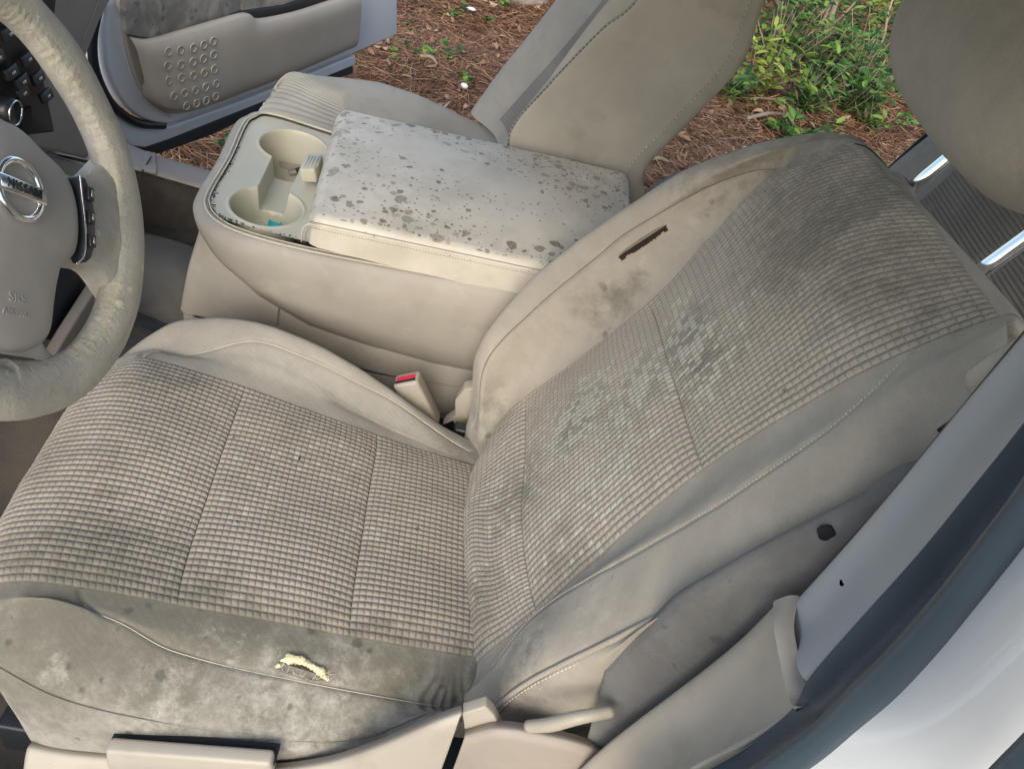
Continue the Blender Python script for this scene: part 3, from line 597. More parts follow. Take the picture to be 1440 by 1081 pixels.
prism('cover_plate', [(-0.0489,0.2700,-0.0007),(-0.0335,0.2700,0.0085),(-0.0144,0.2700,-0.0794),(-0.0313,0.2700,-0.0687),(-0.0449,0.2700,-0.0793),(-0.0515,0.2700,-0.0687),(-0.0656,0.2700,-0.0826),(-0.0504,0.2700,-0.0573),(-0.0569,0.2700,-0.0255)], (0, .02, 0), M_bei, HC, .0015)
prism('bracket', [(-0.0804,0.2850,-0.0863),(-0.0190,0.2850,-0.0544),(-0.0005,0.2850,-0.1389),(-0.0400,0.2850,-0.1176)], (0, .02, -.01), M_blk2, HC, .002)
box('hinge_arm', (.02, .235, -.09), (.14, .02, .10), M_blk, HC, .004)

# ================================================================ centre console
CON = thing('center_console', 'beige centre console with cup holders and a mould spotted padded lid', 'console', (-.17, .46, -.4))
ZT = .150
def console():
    # plan outline of the tray rim (near-front corner is well rounded)
    near = [(-0.0022,0.3250,0.1585), (-0.1391,0.3250,0.1472), (-0.2989,0.3250,0.1349), (-0.3936,0.3280,0.1319)]
    ncorner = [(-0.4368,0.3340,0.1450), (-0.4610,0.3599,0.1470), (-0.4693,0.3970,0.1490)]
    farc = [(-0.4728,0.4951,0.1500), (-0.4828,0.5993,0.1500), (-0.4787,0.6397,0.1500), (-0.4484,0.6694,0.1500)]
    O = [(.16, .325, .150), near[0], near[1], near[2], near[3]] + ncorner + farc + [(-.30, .655, .150), (-.1, .655, .150), (.16, .655, .150)]
    O = np.array(O, float); O[:, 2] = np.clip(O[:, 2], .138, .156)
    t = np.linspace(0, len(O) - 1, 200); out = cr(O, t)
    cen = V3((-.15, .49, .148))
    def inset(L, d, z):
        T = np.gradient(L, axis=0); T[:, 2] = 0; T /= np.linalg.norm(T, axis=1, keepdims=True) + 1e-9
        Nn = np.stack([-T[:, 1], T[:, 0], 0 * T[:, 0]], 1)
        if ((cen - L) * Nn).sum(1).mean() < 0: Nn = -Nn
        Q = L + Nn * d; Q[:, 2] = L[:, 2] + z; return Q
    # side wall with a bulging body, tucked in towards the bottom
    prof = [(0, 0), (-.004, -.003), (-.010, -.015), (-.014, -.04), (-.012, -.075), (-.004, -.115), (.012, -.150), (.030, -.178), (.045, -.198)]
    P = []
    for d, z in prof:
        q = inset(out, d, z)
        zb = np.interp(q[:, 0], [-.48, -.43, -.38, -.30, -.2, -.1, .2], [.10, .045, .0, -.035, -.052, -.056, -.03])
        k = (z / -.198); q[:, 2] = out[:, 2] * (1 - k) + zb * k; P.append(q)
    P = np.array(P); P = cr(P, np.linspace(0, len(prof) - 1, 40)); P[..., 1] += soft_noise(P, 14, .0015, 2)
    sheet('console_body', P, M_con, CON, (0, -1, .2))
    bag = Bag(); V, F = tube(inset(out, .002, .0005), .0017, 8); bag.add(V, F); V, F = tube(inset(out, .0075, .0022), .0012, 6); bag.add(V, F)
    bag.build('tray_rim', M_tray, CON)
    bag = Bag(); V, F = tube(inset(out, .0050, .0010), .0009, 6); bag.add(V, F); bag.build('rim_gap', M_beid, CON)
    # pedestal below
    lo = np.array([(.16,.36,-.06),(.0,.36,-.075),(-0.1720,0.3550,-0.0837),(-0.3341,0.3600,-0.0743),(-0.4254,0.3650,-0.0600),(-0.4927,0.3750,-0.0662),(-0.5057,0.4000,-0.0602),(-.505,.48,-.03),(-.50,.60,-.03),(-.30,.63,-.03),(.16,.63,-.03)], float)
    lo = cr(lo, np.linspace(0, len(lo) - 1, 140)); up_ = lo.copy(); up_[:, 2] = .07; up_[:, 0] += .03 * (lo[:, 0] < -.35) + .0
    up_[:, 2] = np.where(lo[:, 0] < -.38, .095, .03); dn = lo.copy(); dn[:, 2] = -.40; dn[:, 0] += .03
    md = lo.copy(); md[:, 2] = lo[:, 2] - .02; md[:, 0] += .004
    P = cr(np.array([up_, (up_ + lo) / 2 + V3((-.003, -.002, 0)), lo, md, dn]), np.linspace(0, 4, 24)); sheet('console_pedestal', P, M_con, CON, (0, -1, .2))
    # tray top with the two cups and slot as a height field
    xs = np.linspace(-.50, -.24, 300); ys = np.linspace(.325, .665, 330); X, Y = np.meshgrid(xs, ys, indexing='ij')
    cA = V3((-0.3867,0.3956,0.1450)); cB = V3((-0.3938,0.5832,0.1450)); cA[0] += .003
    dA = np.hypot((X - cA[0]), (Y - cA[1])); dB = np.hypot(X - cB[0], Y - cB[1])
    ab = cB[:2] - cA[:2]; Lb = np.linalg.norm(ab); ab /= Lb; s = (X - cA[0]) * ab[0] + (Y - cA[1]) * ab[1]; w_ = np.abs(-(X - cA[0]) * ab[1] + (Y - cA[1]) * ab[0])
    slot = np.where((s > 0) & (s < Lb), w_ / .021, 9)
    ss = lambda v, a, b: np.clip((v - a) / (b - a), 0, 1) ** 2 * (3 - 2 * np.clip((v - a) / (b - a), 0, 1))
    zA = -.055 * (1 - ss(dA, .0430, .0510)) ; zB = -.066 * (1 - ss(dB, .0440, .0515)); zS = -.036 * (1 - ss(slot, .82, 1.12))
    H = np.minimum(np.minimum(zA, zB), zS)
    rim = .0018 * np.exp(-((dA - .0525) / .003) ** 2) + .0018 * np.exp(-((dB - .0530) / .003) ** 2)
    Z = .1475 + H + rim * (H > -.002)
    # follow the outline: keep faces inside
    poly = inset(out, .0088, 0)[:, :2]
    ctrx = (X[:-1, :-1] + X[1:, 1:]) / 2; ctry = (Y[:-1, :-1] + Y[1:, 1:]) / 2; ins = np.zeros(ctrx.shape, bool); n = len(poly)
    for i in range(n):
        x1, y1 = poly[i]; x2, y2 = poly[(i + 1) % n]
        if y1 == y2: continue
        c = ((y1 > ctry) != (y2 > ctry)) & (ctrx < (x2 - x1) * (ctry - y1) / (y2 - y1) + x1); ins ^= c
    # blend the height towards the rim line height
    P = np.stack([X, Y, Z], -1); sheet('cup_tray', P, M_tray, CON, (0, 0, 1), keep=ins)
    # grime along the rim seam
    bag = Bag(); r = np.random.default_rng(11); L = inset(out, .0105, .0015)
    for _ in range(170):
        k = int(r.choice(np.r_[25:95, 95:120, 60:90], 1)[0]); p = L[k] + np.array([r.normal() * .002, r.normal() * .002, 0]); p[2] = .1480; s_ = .0006 + .0012 * r.random() ** 2
        a = r.random() * 3; V, F = box_vf(p, s_ * 2, s_, .0005, ax=(math.cos(a), math.sin(a), 0), ay=(-math.sin(a), math.cos(a), 0)); bag.add(V, F)
    bag.build('grime', M_foamd, CON)['kind'] = 'stuff'
    return cA, cB
cA, cB = console()
def lid():
    # rounded slab: plan rectangle with the pad's crown, wraps down to a stitched side band
    A = V3((-0.2948,0.2702,0.1950)); x0, x1, y0, y1 = -.322, .150, .322, .640
    nx, ny = 260, 220; P = []
    a = np.linspace(0, 1, nx); b = np.linspace(0, 1, ny)
    def rnd(t, L, r):   # param -> (pos, drop) with rounded ends incl. side walls
        # arc-length: wall h, arc, flat, arc, wall
        h = .045; q = math.pi / 2 * r; tot = 2 * h + 2 * q + (L - 2 * r); s = t * tot; pos = np.zeros_like(s); dr = np.zeros_like(s)
        m = s < h; pos[m] = 0; dr[m] = r + (h - s[m])
        m = (s >= h) & (s < h + q); th = (s[m] - h) / r; pos[m] = r - r * np.cos(th); dr[m] = r - r * np.sin(th)
        m = (s >= h + q) & (s < h + q + L - 2 * r); pos[m] = r + (s[m] - h - q)
        m = (s >= h + q + L - 2 * r) & (s < tot - h); th = (s[m] - (h + q + L - 2 * r)) / r; pos[m] = L - r + r * np.sin(th); dr[m] = r - r * np.cos(th)
        m = s >= tot - h; pos[m] = L; dr[m] = r + (s[m] - (tot - h))
        return pos, dr
    px, dx = rnd(a, x1 - x0, .018); py, dy = rnd(b, y1 - y0, .014)
    X, Y = np.meshgrid(px, py, indexing='ij'); DX, DY = np.meshgrid(dx, dy, indexing='ij')
    u = X / (x1 - x0); v = Y / (y1 - y0)
    top = np.interp(u, [0, 1], [.196, .214]) + .012 * np.sin(np.pi * np.clip(v, 0, 1)) * np.sin(np.pi * np.clip(u, 0, 1)) ** .5 + .012 * v
    Z = top - np.minimum(np.maximum(DX, DY) + .0 * DX, top - .150)
    # slight taper in plan and corner rounding
    cr_ = .02; cx = np.clip((cr_ - X) / cr_, 0, 1); cy = np.clip((cr_ - Y) / cr_, 0, 1); cy2 = np.clip((Y - (y1 - y0 - cr_)) / cr_, 0, 1); cx2 = np.clip((X - (x1 - x0 - cr_)) / cr_, 0, 1)
    XX = x0 + X + .007 * cx * (cy + cy2) * 1 - .007 * cx2 * (cy + cy2); YY = y0 + Y + .005 * cx * cy - .005 * cx * cy2
    XX = XX - .018 * v * (1 - u) + .010 * (1-v) * (1-u)
    P = np.stack([XX, YY, Z + soft_noise(np.stack([XX, YY, Z], -1), 30, .0008, 4)], -1)
    wipe = np.clip(1.25 * np.exp(-(((XX + .20) / .085) ** 2 + ((YY - .55) / .055) ** 2)) + 1.0 * np.exp(-(((XX + .06) / .09) ** 2 + ((YY - .50) / .05) ** 2)) + .9 * np.exp(-(((XX + .0) / .12) ** 2 + ((YY - .40) / .04) ** 2)) + .6 * np.exp(-(((XX + .28) / .04) ** 2 + ((YY - .40) / .05) ** 2)), 0, 1)
    dk = (.80 + .45 * np.clip((v - .55) * 2.2, 0, 1) + .2 * (u < .12) + .35 * np.exp(-((v - .10) / .10) ** 2) * (u < .45)) * (1 - wipe) * (Z > top - .016) + .06
    dk = dk * np.where(YY < y0 + .006, .15, 1) * (.75 + .5 * np.clip(np.abs(v - .45) * 2, 0, 1) + .0)
    ld = sheet('console_lid', P, M_lid, CON, (0, 0, 1), {'dark': np.clip(dk, 0, 1), 'pale': 0 * dk, 'clean': wipe})
    zz = lambda x: np.interp((x - x0) / (x1 - x0), [0, 1], [.196, .214]) - .012
    xs = np.linspace(x0 + .014, x1 - .01, 90)
    L1 = np.array([(x, y0 + .0006, zz(x)) for x in xs]); L1 = np.vstack([[(x0 + .006, y0 + .002, .152), (x0 + .006, y0 + .001, .172), (x0 + .009, y0 + .001, zz(x0) - .004)], L1])
    V, F = tube(L1, .0011, 6, m=200); mesh('piping', V, F, M_lid, ld); L2 = L1 + V3((.0, -.0004, -.0050)); L2[:3, 0] += .005
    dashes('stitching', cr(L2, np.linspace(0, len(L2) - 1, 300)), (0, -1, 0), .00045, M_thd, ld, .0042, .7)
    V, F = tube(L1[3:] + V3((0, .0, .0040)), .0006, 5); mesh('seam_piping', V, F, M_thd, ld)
    # latch
    lc = V3((-0.3411,0.4894,0.1780))
    V, F = box_vf(lc + V3((-.002, 0, -.006)), .024, .050, .022, ax=(.97, .0, .25), az=(-.25, 0, .97)); lt = bev(mesh('lid_latch', V, F, M_tray, CON), .003)
    for k in range(5):
        V, F = box_vf(lc + V3((-.0095 + .0045 * k, .0, .0055 + .0011 * (k - 2) * 1.0)), .0014, .032, .0016, ax=(.97, 0, .25), az=(-.25, 0, .97)); mesh('latch_rib', V, F, M_con, lt)
lid()
cl = thing('turquoise_clip', 'small turquoise plastic clip lying in the near cup holder', 'clip', (cA[0] + .006, cA[1] + .026, .0926))
clb = V3((cA[0] + .006, cA[1] + .026, .0928))
prism('clip_body', [clb + V3(p) for p in ((-.009, 0, 0), (-.009, 0, .012), (-.005, 0, .009), (.005, 0, .009), (.009, 0, .012), (.009, 0, 0))], (0, .009, 0), M_cyan, cl, .0008)
us = thing('usb_plug', 'black cable plug with silver metal tip in the far cup holder', 'plug', (cB[0] + .01, cB[1] - .01, .083))
ub = V3((cB[0] + .002, cB[1] + .030, .086)); ua = V3((.85, .5, .15)); ua /= np.linalg.norm(ua); uy = V3((-.5, .85, 0)); uy -= ua * (uy @ ua); uy /= np.linalg.norm(uy); uz = np.cross(ua, uy)
box('plug_body', ub + ua * .012, (.024, .014, .008), M_blk, us, .002, ax=ua, ay=uy, az=uz)
box('plug_tip', ub - ua * .006, (.012, .012, .0045), M_silv, us, .0005, ax=ua, ay=uy, az=uz)
tg = thing('paper_scrap', 'small white scrap lying beside the turquoise clip', 'scrap', (cA[0] - .015, cA[1] - .025, .088))
mesh('paper_scrap', [(cA[0] - .014 + p[0], cA[1] + .026 + p[1], .0930 + p[2]) for p in ((-.006, 0, 0), (.005, -.001, .004), (.005, .005, .004), (-.006, .005, 0))], [(0, 1, 2, 3)], M_lid, tg, smooth=False)

# ================================================================ steering wheel
TW = R_(24); WC = V3((-.492, -.062, .405)); nW = V3((math.cos(TW), 0, math.sin(TW))); aW = V3((0, 1, 0)); bW = V3((-math.sin(TW), 0, math.cos(TW)))
ph = R_(-45); aR = aW * math.cos(ph) + bW * math.sin(ph); bR = -aW * math.sin(ph) + bW * math.cos(ph)
def WL(p, q, h): return WC + aR * p + bR * q + nW * h
WH = thing('steering_wheel', 'beige steering wheel in peeling mouldy leather turned to one side', 'steering wheel', tuple(WC))
def wheel():
    nt_, np_ = 420, 44; TH = np.linspace(0, 2 * np.pi, nt_); PS = np.linspace(0, 2 * np.pi, np_); P = np.zeros((nt_, np_, 3)); pale = np.zeros((nt_, np_)); r = np.random.default_rng(2)
    for i, th in enumerate(TH):
        a = (math.degrees(th) + 90) % 360 - 90   # -90..270
        grip = math.exp(-((a - 52) / 16) ** 2) + math.exp(-((a - 128) / 16) ** 2)
        sp = math.exp(-(a / 14) ** 2) + math.exp(-((a - 180) / 14) ** 2) + 1.1 * math.exp(-((a + 90) / 24) ** 2)
        rin = .0215 + .004 * grip + .006 * sp
        for j, ps in enumerate(PS):
            c_, s_ = math.cos(ps), math.sin(ps)
            rr = .0225 if c_ > 0 else rin
            P[i, j] = WL(0, 0, 0) + (aR * math.cos(th) + bR * math.sin(th)) * (.1722 + rr * c_) + nW * (.0165 * s_)
            pale[i, j] = max(0, math.exp(-((math.atan2(s_, c_) - 2.6) / .55) ** 2)) * (.95 if 5 < a < 88 or -62 < a < -22 else .35) + .12
    N = normals(P, nW); ctr = WC + 0
    rad = P - WC; t = TH[:, None]
    wr = np.sin(t * 131 + 3 * np.sin(t * 17) + 2 * np.sin(t * 41)) * .0004 * pale + soft_noise(P, 620, .0007, 8) * pale + soft_noise(P, 60, .0006, 1)
    ptc = np.array([[math.exp(-((math.atan2(math.sin(ps), math.cos(ps)) - 2.35) / .10) ** 2) for ps in PS]])
    nrm = P - (WC + (aR[None] * np.cos(TH)[:, None] + bR[None] * np.sin(TH)[:, None])[:, None] * .1722); nrm /= np.linalg.norm(nrm, axis=2, keepdims=True)
    P = P + nrm * (wr + .0016 * ptc * np.abs(np.sin(t * 90)))[..., None]; sheet('wheel_rim', P, M_whl, WH, (0, 0, 0.001), {'pale': pale, 'dark': 0 * pale})
    # side spokes and broad lower spoke as lofts (top face + rounded edges)
    def spoke(name, L, Rr, hL, hR, mat=M_whl, edge=.012, m=26, n=60):
        L = smooth_loop(L, n, False); Rr = smooth_loop(Rr, n, False); P = np.zeros((n, m + 4, 3))
        for i in range(n):
            t = i / (n - 1); h = hL * (1 - t) + hR * t
            for j in range(m):
                s = j / (m - 1); q = L[i] * (1 - s) + Rr[i] * s; hh = h - edge * (abs(2 * s - 1) ** 4) * .7; P[i, j + 2] = WL(q[0], q[1], hh)
            for k, j in ((0, 0), (1, 1)):
                P[i, j] = WL(L[i][0], L[i][1], h - edge * .7 - (.02, .008)[k])
                P[i, m + 3 - j] = WL(Rr[i][0], Rr[i][1], h - edge * .7 - (.02, .008)[k])
        P = P + soft_noise(P, 120, .0010, 12)[..., None] * nW
        sheet(name, P, mat, WH, nW, {'pale': .25 + 0 * P[..., 0], 'dark': 0 * P[..., 0]})
    for s in (1, -1):
        spoke('spoke', [(s * .070, .034), (s * .095, .036), (s * .122, .048), (s * .150, .075)], [(s * .070, -.052), (s * .098, -.047), (s * .122, -.048), (s * .150, -.070)], .010, .010)
    spoke('lower_spoke', [(-.044, -.105), (-.052, -.125), (-.078, -.140), (-.110, -.140)], [(.044, -.105), (.052, -.125), (.078, -.140), (.110, -.140)], .004, .006)
    # airbag cover: domed pad
    half = [(0, .054), (.018, .053), (.039, .044), (.066, .032), (.079, .012), (.083, -.022), (.078, -.043), (.062, -.057), (.055, -.075), (.050, -.096), (.044, -.121), (.028, -.133), (0, -.139)]
    O = np.array(half + [(-x, y) for x, y in half[-2:0:-1]]); O = smooth_loop(O, 220); cen = np.array([0, -.035]); P = []
    for s, h in ((0, .022), (.2, .0218), (.4, .0212), (.6, .020), (.78, .0180), (.9, .0150), (.965, .0115), (1, .006), (1.0, -.002), (.99, -.02)):
        q = cen + (O - cen) * s; P.append([WL(x, y, h + .004 * math.exp(-((y + .0) / .05) ** 2) * (s < 1)) for x, y in q])
    P = np.array(P); P = np.concatenate([P, P[:, :1]], 1); P = cr(P, np.linspace(0, 9, 60)); pad = sheet('airbag_cover', P, M_pad, WH, nW)
    # round emblem with bar and letters
    e0 = (-.007, -.010); R0 = .0235; hh = .0285
    th = np.linspace(0, 2 * np.pi, 73); ring = np.array([WL(e0[0] + R0 * math.cos(a), e0[1] + R0 * math.sin(a), hh) for a in th]); V, F = tube(ring, .0032, 12); em = mesh('emblem', V, F, M_chr, pad)
    disc = np.array([[WL(e0[0] + r * math.cos(a), e0[1] + r * math.sin(a), hh - .0015) for a in th] for r in (0.0001, R0)]); sheet('emblem_disc', disc, M_pad, pad, nW)
    V, F = box_vf(WL(e0[0], e0[1], hh + .001), R0 * 2.25, .0135, .006, ax=aR, ay=bR, az=nW); bev(mesh('emblem_bar', V, F, M_chr, pad), .0012)
    V, F = box_vf(WL(e0[0], e0[1], hh + .0042), R0 * 2.10, .0100, .0008, ax=aR, ay=bR, az=nW); mesh('emblem_bar_face', V, F, M_silv, pad)
    def text(s, size, p, q, h, mat, name, ext=.0006):
        cu = bpy.data.curves.new(name, 'FONT'); cu.body = s; cu.size = size; cu.align_x = 'CENTER'; cu.align_y = 'CENTER'; cu.extrude = ext; cu.offset = .0001
        cu.space_character = 1.08
        ob = bpy.data.objects.new(name, cu); dg = bpy.context.evaluated_depsgraph_get(); C.objects.link(ob)
        bpy.context.view_layer.update(); dg = bpy.context.evaluated_depsgraph_get(); me = bpy.data.meshes.new_from_object(ob.evaluated_get(dg)); C.objects.unlink(ob); bpy.data.objects.remove(ob)
        n = len(me.vertices); co = np.zeros(n * 3, np.float32); me.vertices.foreach_get('co', co); co = co.reshape(-1, 3)
        W_ = np.array([WL(p + x, q + y, h + z) for x, y, z in co]) ; off = base_of(pad); me.vertices.foreach_set('co', (W_ - off).astype(np.float32).ravel()); me.materials.clear(); me.materials.append(mat); me.update()
        o = bpy.data.objects.new(name, me); C.objects.link(o); o.parent = pad; return o
    text('NISSAN', .0108, e0[0], e0[1], hh + .0048, M_blk, 'emblem_lettering')
    text('SRS', .011, -.004, -.097, .0202, M_pad, 'embossed_lettering', .0005); text('AIRBAG', .0080, -.004, -.109, .0190, M_pad, 'embossed_lettering', .0005)
    # glossy switch strips with buttons
    for s in (1, -1):
        st = [(s * x, y) for x, y in ((.079, .030), (.088, .031), (.096, .018), (.1005, -.004), (.0985, -.030), (.092, -.044), (.084, -.050), (.080, -.043), (.084, -.022), (.081, .010))]
        sp = prism('switch_strip', [WL(x, y, .005) for x, y in st], nW * .0145, M_blk, WH, .002)
        for k, (y, w_) in enumerate(((.016, .013), (-.006, .012), (-.028, .012))):
            V, F = box_vf(WL(s * .0915, y, .0205), .008, w_, .004, ax=aR, ay=bR, az=nW); bt = bev(mesh('button', V, F, M_blk, sp), .0012)
            V, F = box_vf(WL(s * .0915, y, .0227), .0026, w_ * .5, .0006, ax=aR, ay=bR, az=nW); mesh('button_mark', V, F, M_silv, sp)
        V, F = tube([WL(s * x, y, .0195) for x, y in ((.0795, .031), (.0815, .012), (.0845, -.020), (.081, -.043), (.070, -.054))], .0009, 6, m=40); mesh('trim_line', V, F, M_chr, WH)
wheel()
COL = thing('steering_column', 'beige steering column cover behind the wheel', 'column', (-.62, -.062, .30))
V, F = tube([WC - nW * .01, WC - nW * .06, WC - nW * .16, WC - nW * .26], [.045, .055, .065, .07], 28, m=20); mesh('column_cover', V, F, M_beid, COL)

# ================================================================ dashboard
DS = thing('dashboard', 'beige dashboard with a dark control stack behind the steering wheel', 'dashboard', (-.85, .4, .1))
lower = [(-.80,.86,.30),(-.80,.80,.22),(-.82,.70,.10),(-.86,.64,-.04),(-.92,.60,-.14)]
prism('glovebox_panel', [(-0.8600,0.5758,0.2956),(-0.8600,1.0581,0.1596),(-0.8600,1.0286,0.1210),(-0.8600,0.9647,0.0911),(-0.8600,0.9007,0.0506),(-0.8600,0.8637,0.0177),(-0.8600,0.8647,-0.0375),(-0.8600,0.9016,-0.1123),(-0.8600,0.8675,-0.1527),(-0.8600,0.7491,-0.0771),(-0.8600,0.6569,-0.0183),(-0.8600,0.5047,0.0750)], (-.05, 0, 0), M_dash, DS, .006)
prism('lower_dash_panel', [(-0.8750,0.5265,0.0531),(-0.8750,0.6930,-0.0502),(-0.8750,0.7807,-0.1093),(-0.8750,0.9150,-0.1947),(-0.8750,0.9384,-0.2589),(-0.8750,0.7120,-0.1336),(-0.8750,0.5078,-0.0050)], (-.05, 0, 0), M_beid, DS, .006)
prism('dash_seam', [(-0.8585,1.0033,0.1493),(-0.8585,0.8908,0.0793),(-0.8585,0.8852,0.0814),(-0.8585,0.9941,0.1520)], (-.001, 0, 0), M_beid, DS, .0003)
# dark control stack: plane facing rearwards, with button rows and a knob
SA, SB, SC_, SD = V3((-0.7600,0.3834,0.3929)), V3((-0.7750,0.5559,0.2749)), V3((-0.8000,0.6370,0.0335)), V3((-0.8000,0.3783,0.1524))
prism('control_stack', [SA, V3((-0.7600,0.5084,0.3595)), SB, V3((-0.7900,0.6046,0.1329)), SC_, V3((-0.8000,0.5329,0.0758)), SD], (-.05, 0, 0), M_blk, DS, .004)
for k, (u_, v_) in enumerate(()): pass
STK = [(-0.7720,0.4830,0.2643), (-0.7760,0.5299,0.2091), (-0.7760,0.4825,0.2075), (-0.7770,0.5081,0.1830), (-0.7780,0.5558,0.1688), (-0.7800,0.5110,0.1634), (-0.7810,0.5795,0.1294), (-0.7750,0.4519,0.2411)]
for p in STK:
    box('dash_button', V3(p) + V3((.003, 0, 0)), (.008, .030, .016), M_blk, DS, .002, ax=(.96, 0, .28), az=(-.28, 0, .96))
    V, F = box_vf(V3(p) + V3((.0080, 0, .0)), .0010, .009, .0045, ax=(.96, 0, .28), az=(-.28, 0, .96)); mesh('button_mark', V, F, M_silv, DS)
kc = V3((-0.7750,0.4653,0.1548)); th = np.linspace(0, 2 * np.pi, 33)
P = np.array([[kc + V3((h, r * math.cos(a), r * math.sin(a))) for a in th] for r, h in ((.022, -.02), (.021, .0), (.019, .008), (.016, .010), (.014, .007), (.0001, .007))]); sheet('dash_knob', P, M_blk, DS, (1, 0, 0))
ring = np.array([kc + V3((.010, .0175 * math.cos(a), .0175 * math.sin(a))) for a in th]); V, F = tube(ring, .0016, 8); mesh('knob_ring', V, F, M_chr, DS)
prism('vent_slot', [(-0.7900,0.5244,0.1207), (-0.7900,0.5569,0.1179), (-0.7900,0.5511,0.0784), (-0.7900,0.5261,0.0783)], (-.02, 0, 0), M_hole, DS, .001)
prism('dark_trim', [(-0.7700,0.5666,0.2929), (-0.7700,0.6318,0.2730), (-0.7750,0.6243,0.2337), (-0.7750,0.5948,0.2604)], (-.02, 0, 0), M_blk, DS, .001)
box('dash_blocker', (-1.10, .12, .14), (.36, 1.00, .54), M_dash, DS, .03)  # unseen dash mass, added to block low light from the front
P = surf(np.array([[(-1.02, y, -.36), (-.99, y, -.30), (-.90, y, -.20 + 0), (-.93, y, .05), (-.86, y, .12), (-.78, y, .20)] for y in (-.35, -.1, .1, .32)]), np.linspace(0, 3, 20), np.linspace(0, 5, 40)); sheet('knee_panel', P, M_blk2, DS, (1, 0, 0), thick=.005)

# ================================================================ passenger door
ddn = V3((0.9004,-0.4350,0.0000)); dd = V3((0.4350,0.9004,0.0000)); dp = V3((-0.9040,1.5548,-0.3800)); zz_ = V3((0, 0, 1))
PD = thing('passenger_door', 'open white passenger door with beige map pocket beyond the console', 'car door', tuple(dp))
def door():
    # white shell: front edge rounds down and back
    O = [(-0.9314,1.4982,0.0496), (-0.9977,1.3609,-0.0186), (-1.0091,1.3374,-0.0637), (-1.0135,1.3281,-0.1124), (-1.0133,1.3287,-0.1774), (-1.0053,1.3452,-0.2405), (-0.9899,1.3770,-0.3036), (-0.9649,1.4288,-0.3562), (-0.9290,1.5032,-0.3932), (-0.9041,1.5547,-0.3886), (-0.8215,1.7257,-0.3889), (-0.7260,1.9235,-0.3862), (-0.6181,2.1469,-0.3779), (-0.5586,2.2699,-0.3734), (-0.4573,2.4795,-0.3600), (-0.4956,2.4003,-0.0304)]
    V, F = prism_vf([V3(p) - ddn * .0 for p in smooth_loop(O[:14], 90, False)] + [V3(O[14]), V3(O[15])], -ddn * .11); bev(mesh('door_shell', V, F, M_white, PD), .012, 4)
    # trim panel in beige, proud of the shell
    T = [(-0.9236,1.4684,0.0596), (-0.9785,1.3546,-0.0115), (-0.9786,1.3546,-0.0696), (-0.9752,1.3616,-0.1404), (-0.9675,1.3774,-0.2079), (-0.9562,1.4009,-0.2676), (-0.9377,1.4392,-0.3167), (-0.9080,1.5005,-0.3544), (-0.8503,1.6200,-0.3640), (-0.7473,1.8332,-0.3596), (-0.6605,2.0130,-0.3497), (-0.5745,2.1910,-0.3335), (-0.5566,2.2280,-0.3225), (-0.5855,2.1684,0.0044)]
    V, F = prism_vf([V3(p) for p in smooth_loop(T[:12], 80, False)] + [V3(T[12]), V3(T[13])], -ddn * .018); bev(mesh('door_trim', V, F, M_pock, PD), .004, 3)
    # thin groove line of the white flange
    L = smooth_loop([V3(p) for p in ((-0.9921,1.3632,-0.0178), (-0.9910,1.3656,-0.0937), (-0.9867,1.3744,-0.1662), (-0.9764,1.3959,-0.2422), (-0.9578,1.4344,-0.3081), (-0.9267,1.4987,-0.3651))], 60, False); V, F = tube(L, .003, 6); mesh('flange_ridge', V, F, M_white, PD)
    # upper cloth insert
    U = [(-0.9158,1.4476,0.0672), (-0.9676,1.3404,-0.0042), (-0.9682,1.3391,-0.0532), (-0.9677,1.3403,-0.0957), (-0.9335,1.4111,-0.1239), (-0.8860,1.5095,-0.1223), (-0.8336,1.6178,-0.1191), (-0.7928,1.7024,-0.1171), (-0.8023,1.6826,-0.0563), (-0.8048,1.6774,0.0703)]
    V, F = prism_vf([V3(p) for p in U], -ddn * .02); bev(mesh('cloth_insert', V, F, M_dcl, PD), .006, 3)
    U = [(-0.7972,1.6839,-0.1084), (-0.8032,1.6717,0.0721), (-0.5878,2.1176,0.0166), (-0.5781,2.1375,-0.0956), (-0.6667,1.9541,-0.1194), (-0.7215,1.8407,-0.1230)]
    V, F = prism_vf([V3(p) for p in U], -ddn * .02); bev(mesh('armrest', V, F, M_dcl, PD), .006, 3)
    U = [(-0.8111,1.6414,-0.1058), (-0.7889,1.6875,-0.1034), (-0.7195,1.8311,-0.1153), (-0.6219,2.0332,-0.1021), (-0.5757,2.1288,-0.1010), (-0.5710,2.1385,-0.1556), (-0.6763,1.9206,-0.1616), (-0.7672,1.7322,-0.1398)]
    V, F = prism_vf([V3(p) for p in U], -ddn * .02); bev(mesh('armrest_recess', V, F, M_blk, PD), .003, 3)
    # map pocket: bulged box with a rolled top lip
    top = smooth_loop([V3(p) for p in ((-0.9665,1.3566,-0.1081), (-0.9226,1.3784,-0.1128), (-0.8631,1.4441,-0.0969), (-0.8079,1.5354,-0.0881), (-0.7630,1.6170,-0.0847), (-0.7459,1.6523,-0.1051), (-0.7261,1.6932,-0.1135), (-0.6719,1.8054,-0.1184), (-0.6038,1.9580,-0.1163), (-0.5523,2.0760,-0.1136))], 160, False)
    bot = smooth_loop([V3(p) for p in ((-0.9576,1.3934,-0.2399), (-0.9355,1.3977,-0.2741), (-0.8995,1.4263,-0.3044), (-0.8625,1.4800,-0.3222), (-0.8274,1.5479,-0.3238), (-0.7794,1.6474,-0.3173), (-0.7411,1.7266,-0.3161), (-0.6876,1.8420,-0.3150), (-0.6301,1.9657,-0.3113), (-0.5520,2.1319,-0.3008))], 160, False)
    t = np.linspace(0, 1, 50)[None, :, None]; P = top[:, None] * (1 - t) + bot[:, None] * t
    e = np.clip(1 - np.abs(t[..., 0] * 2 - 1) ** 5, 0, 1); P += ddn * (.014 * e)[..., None]
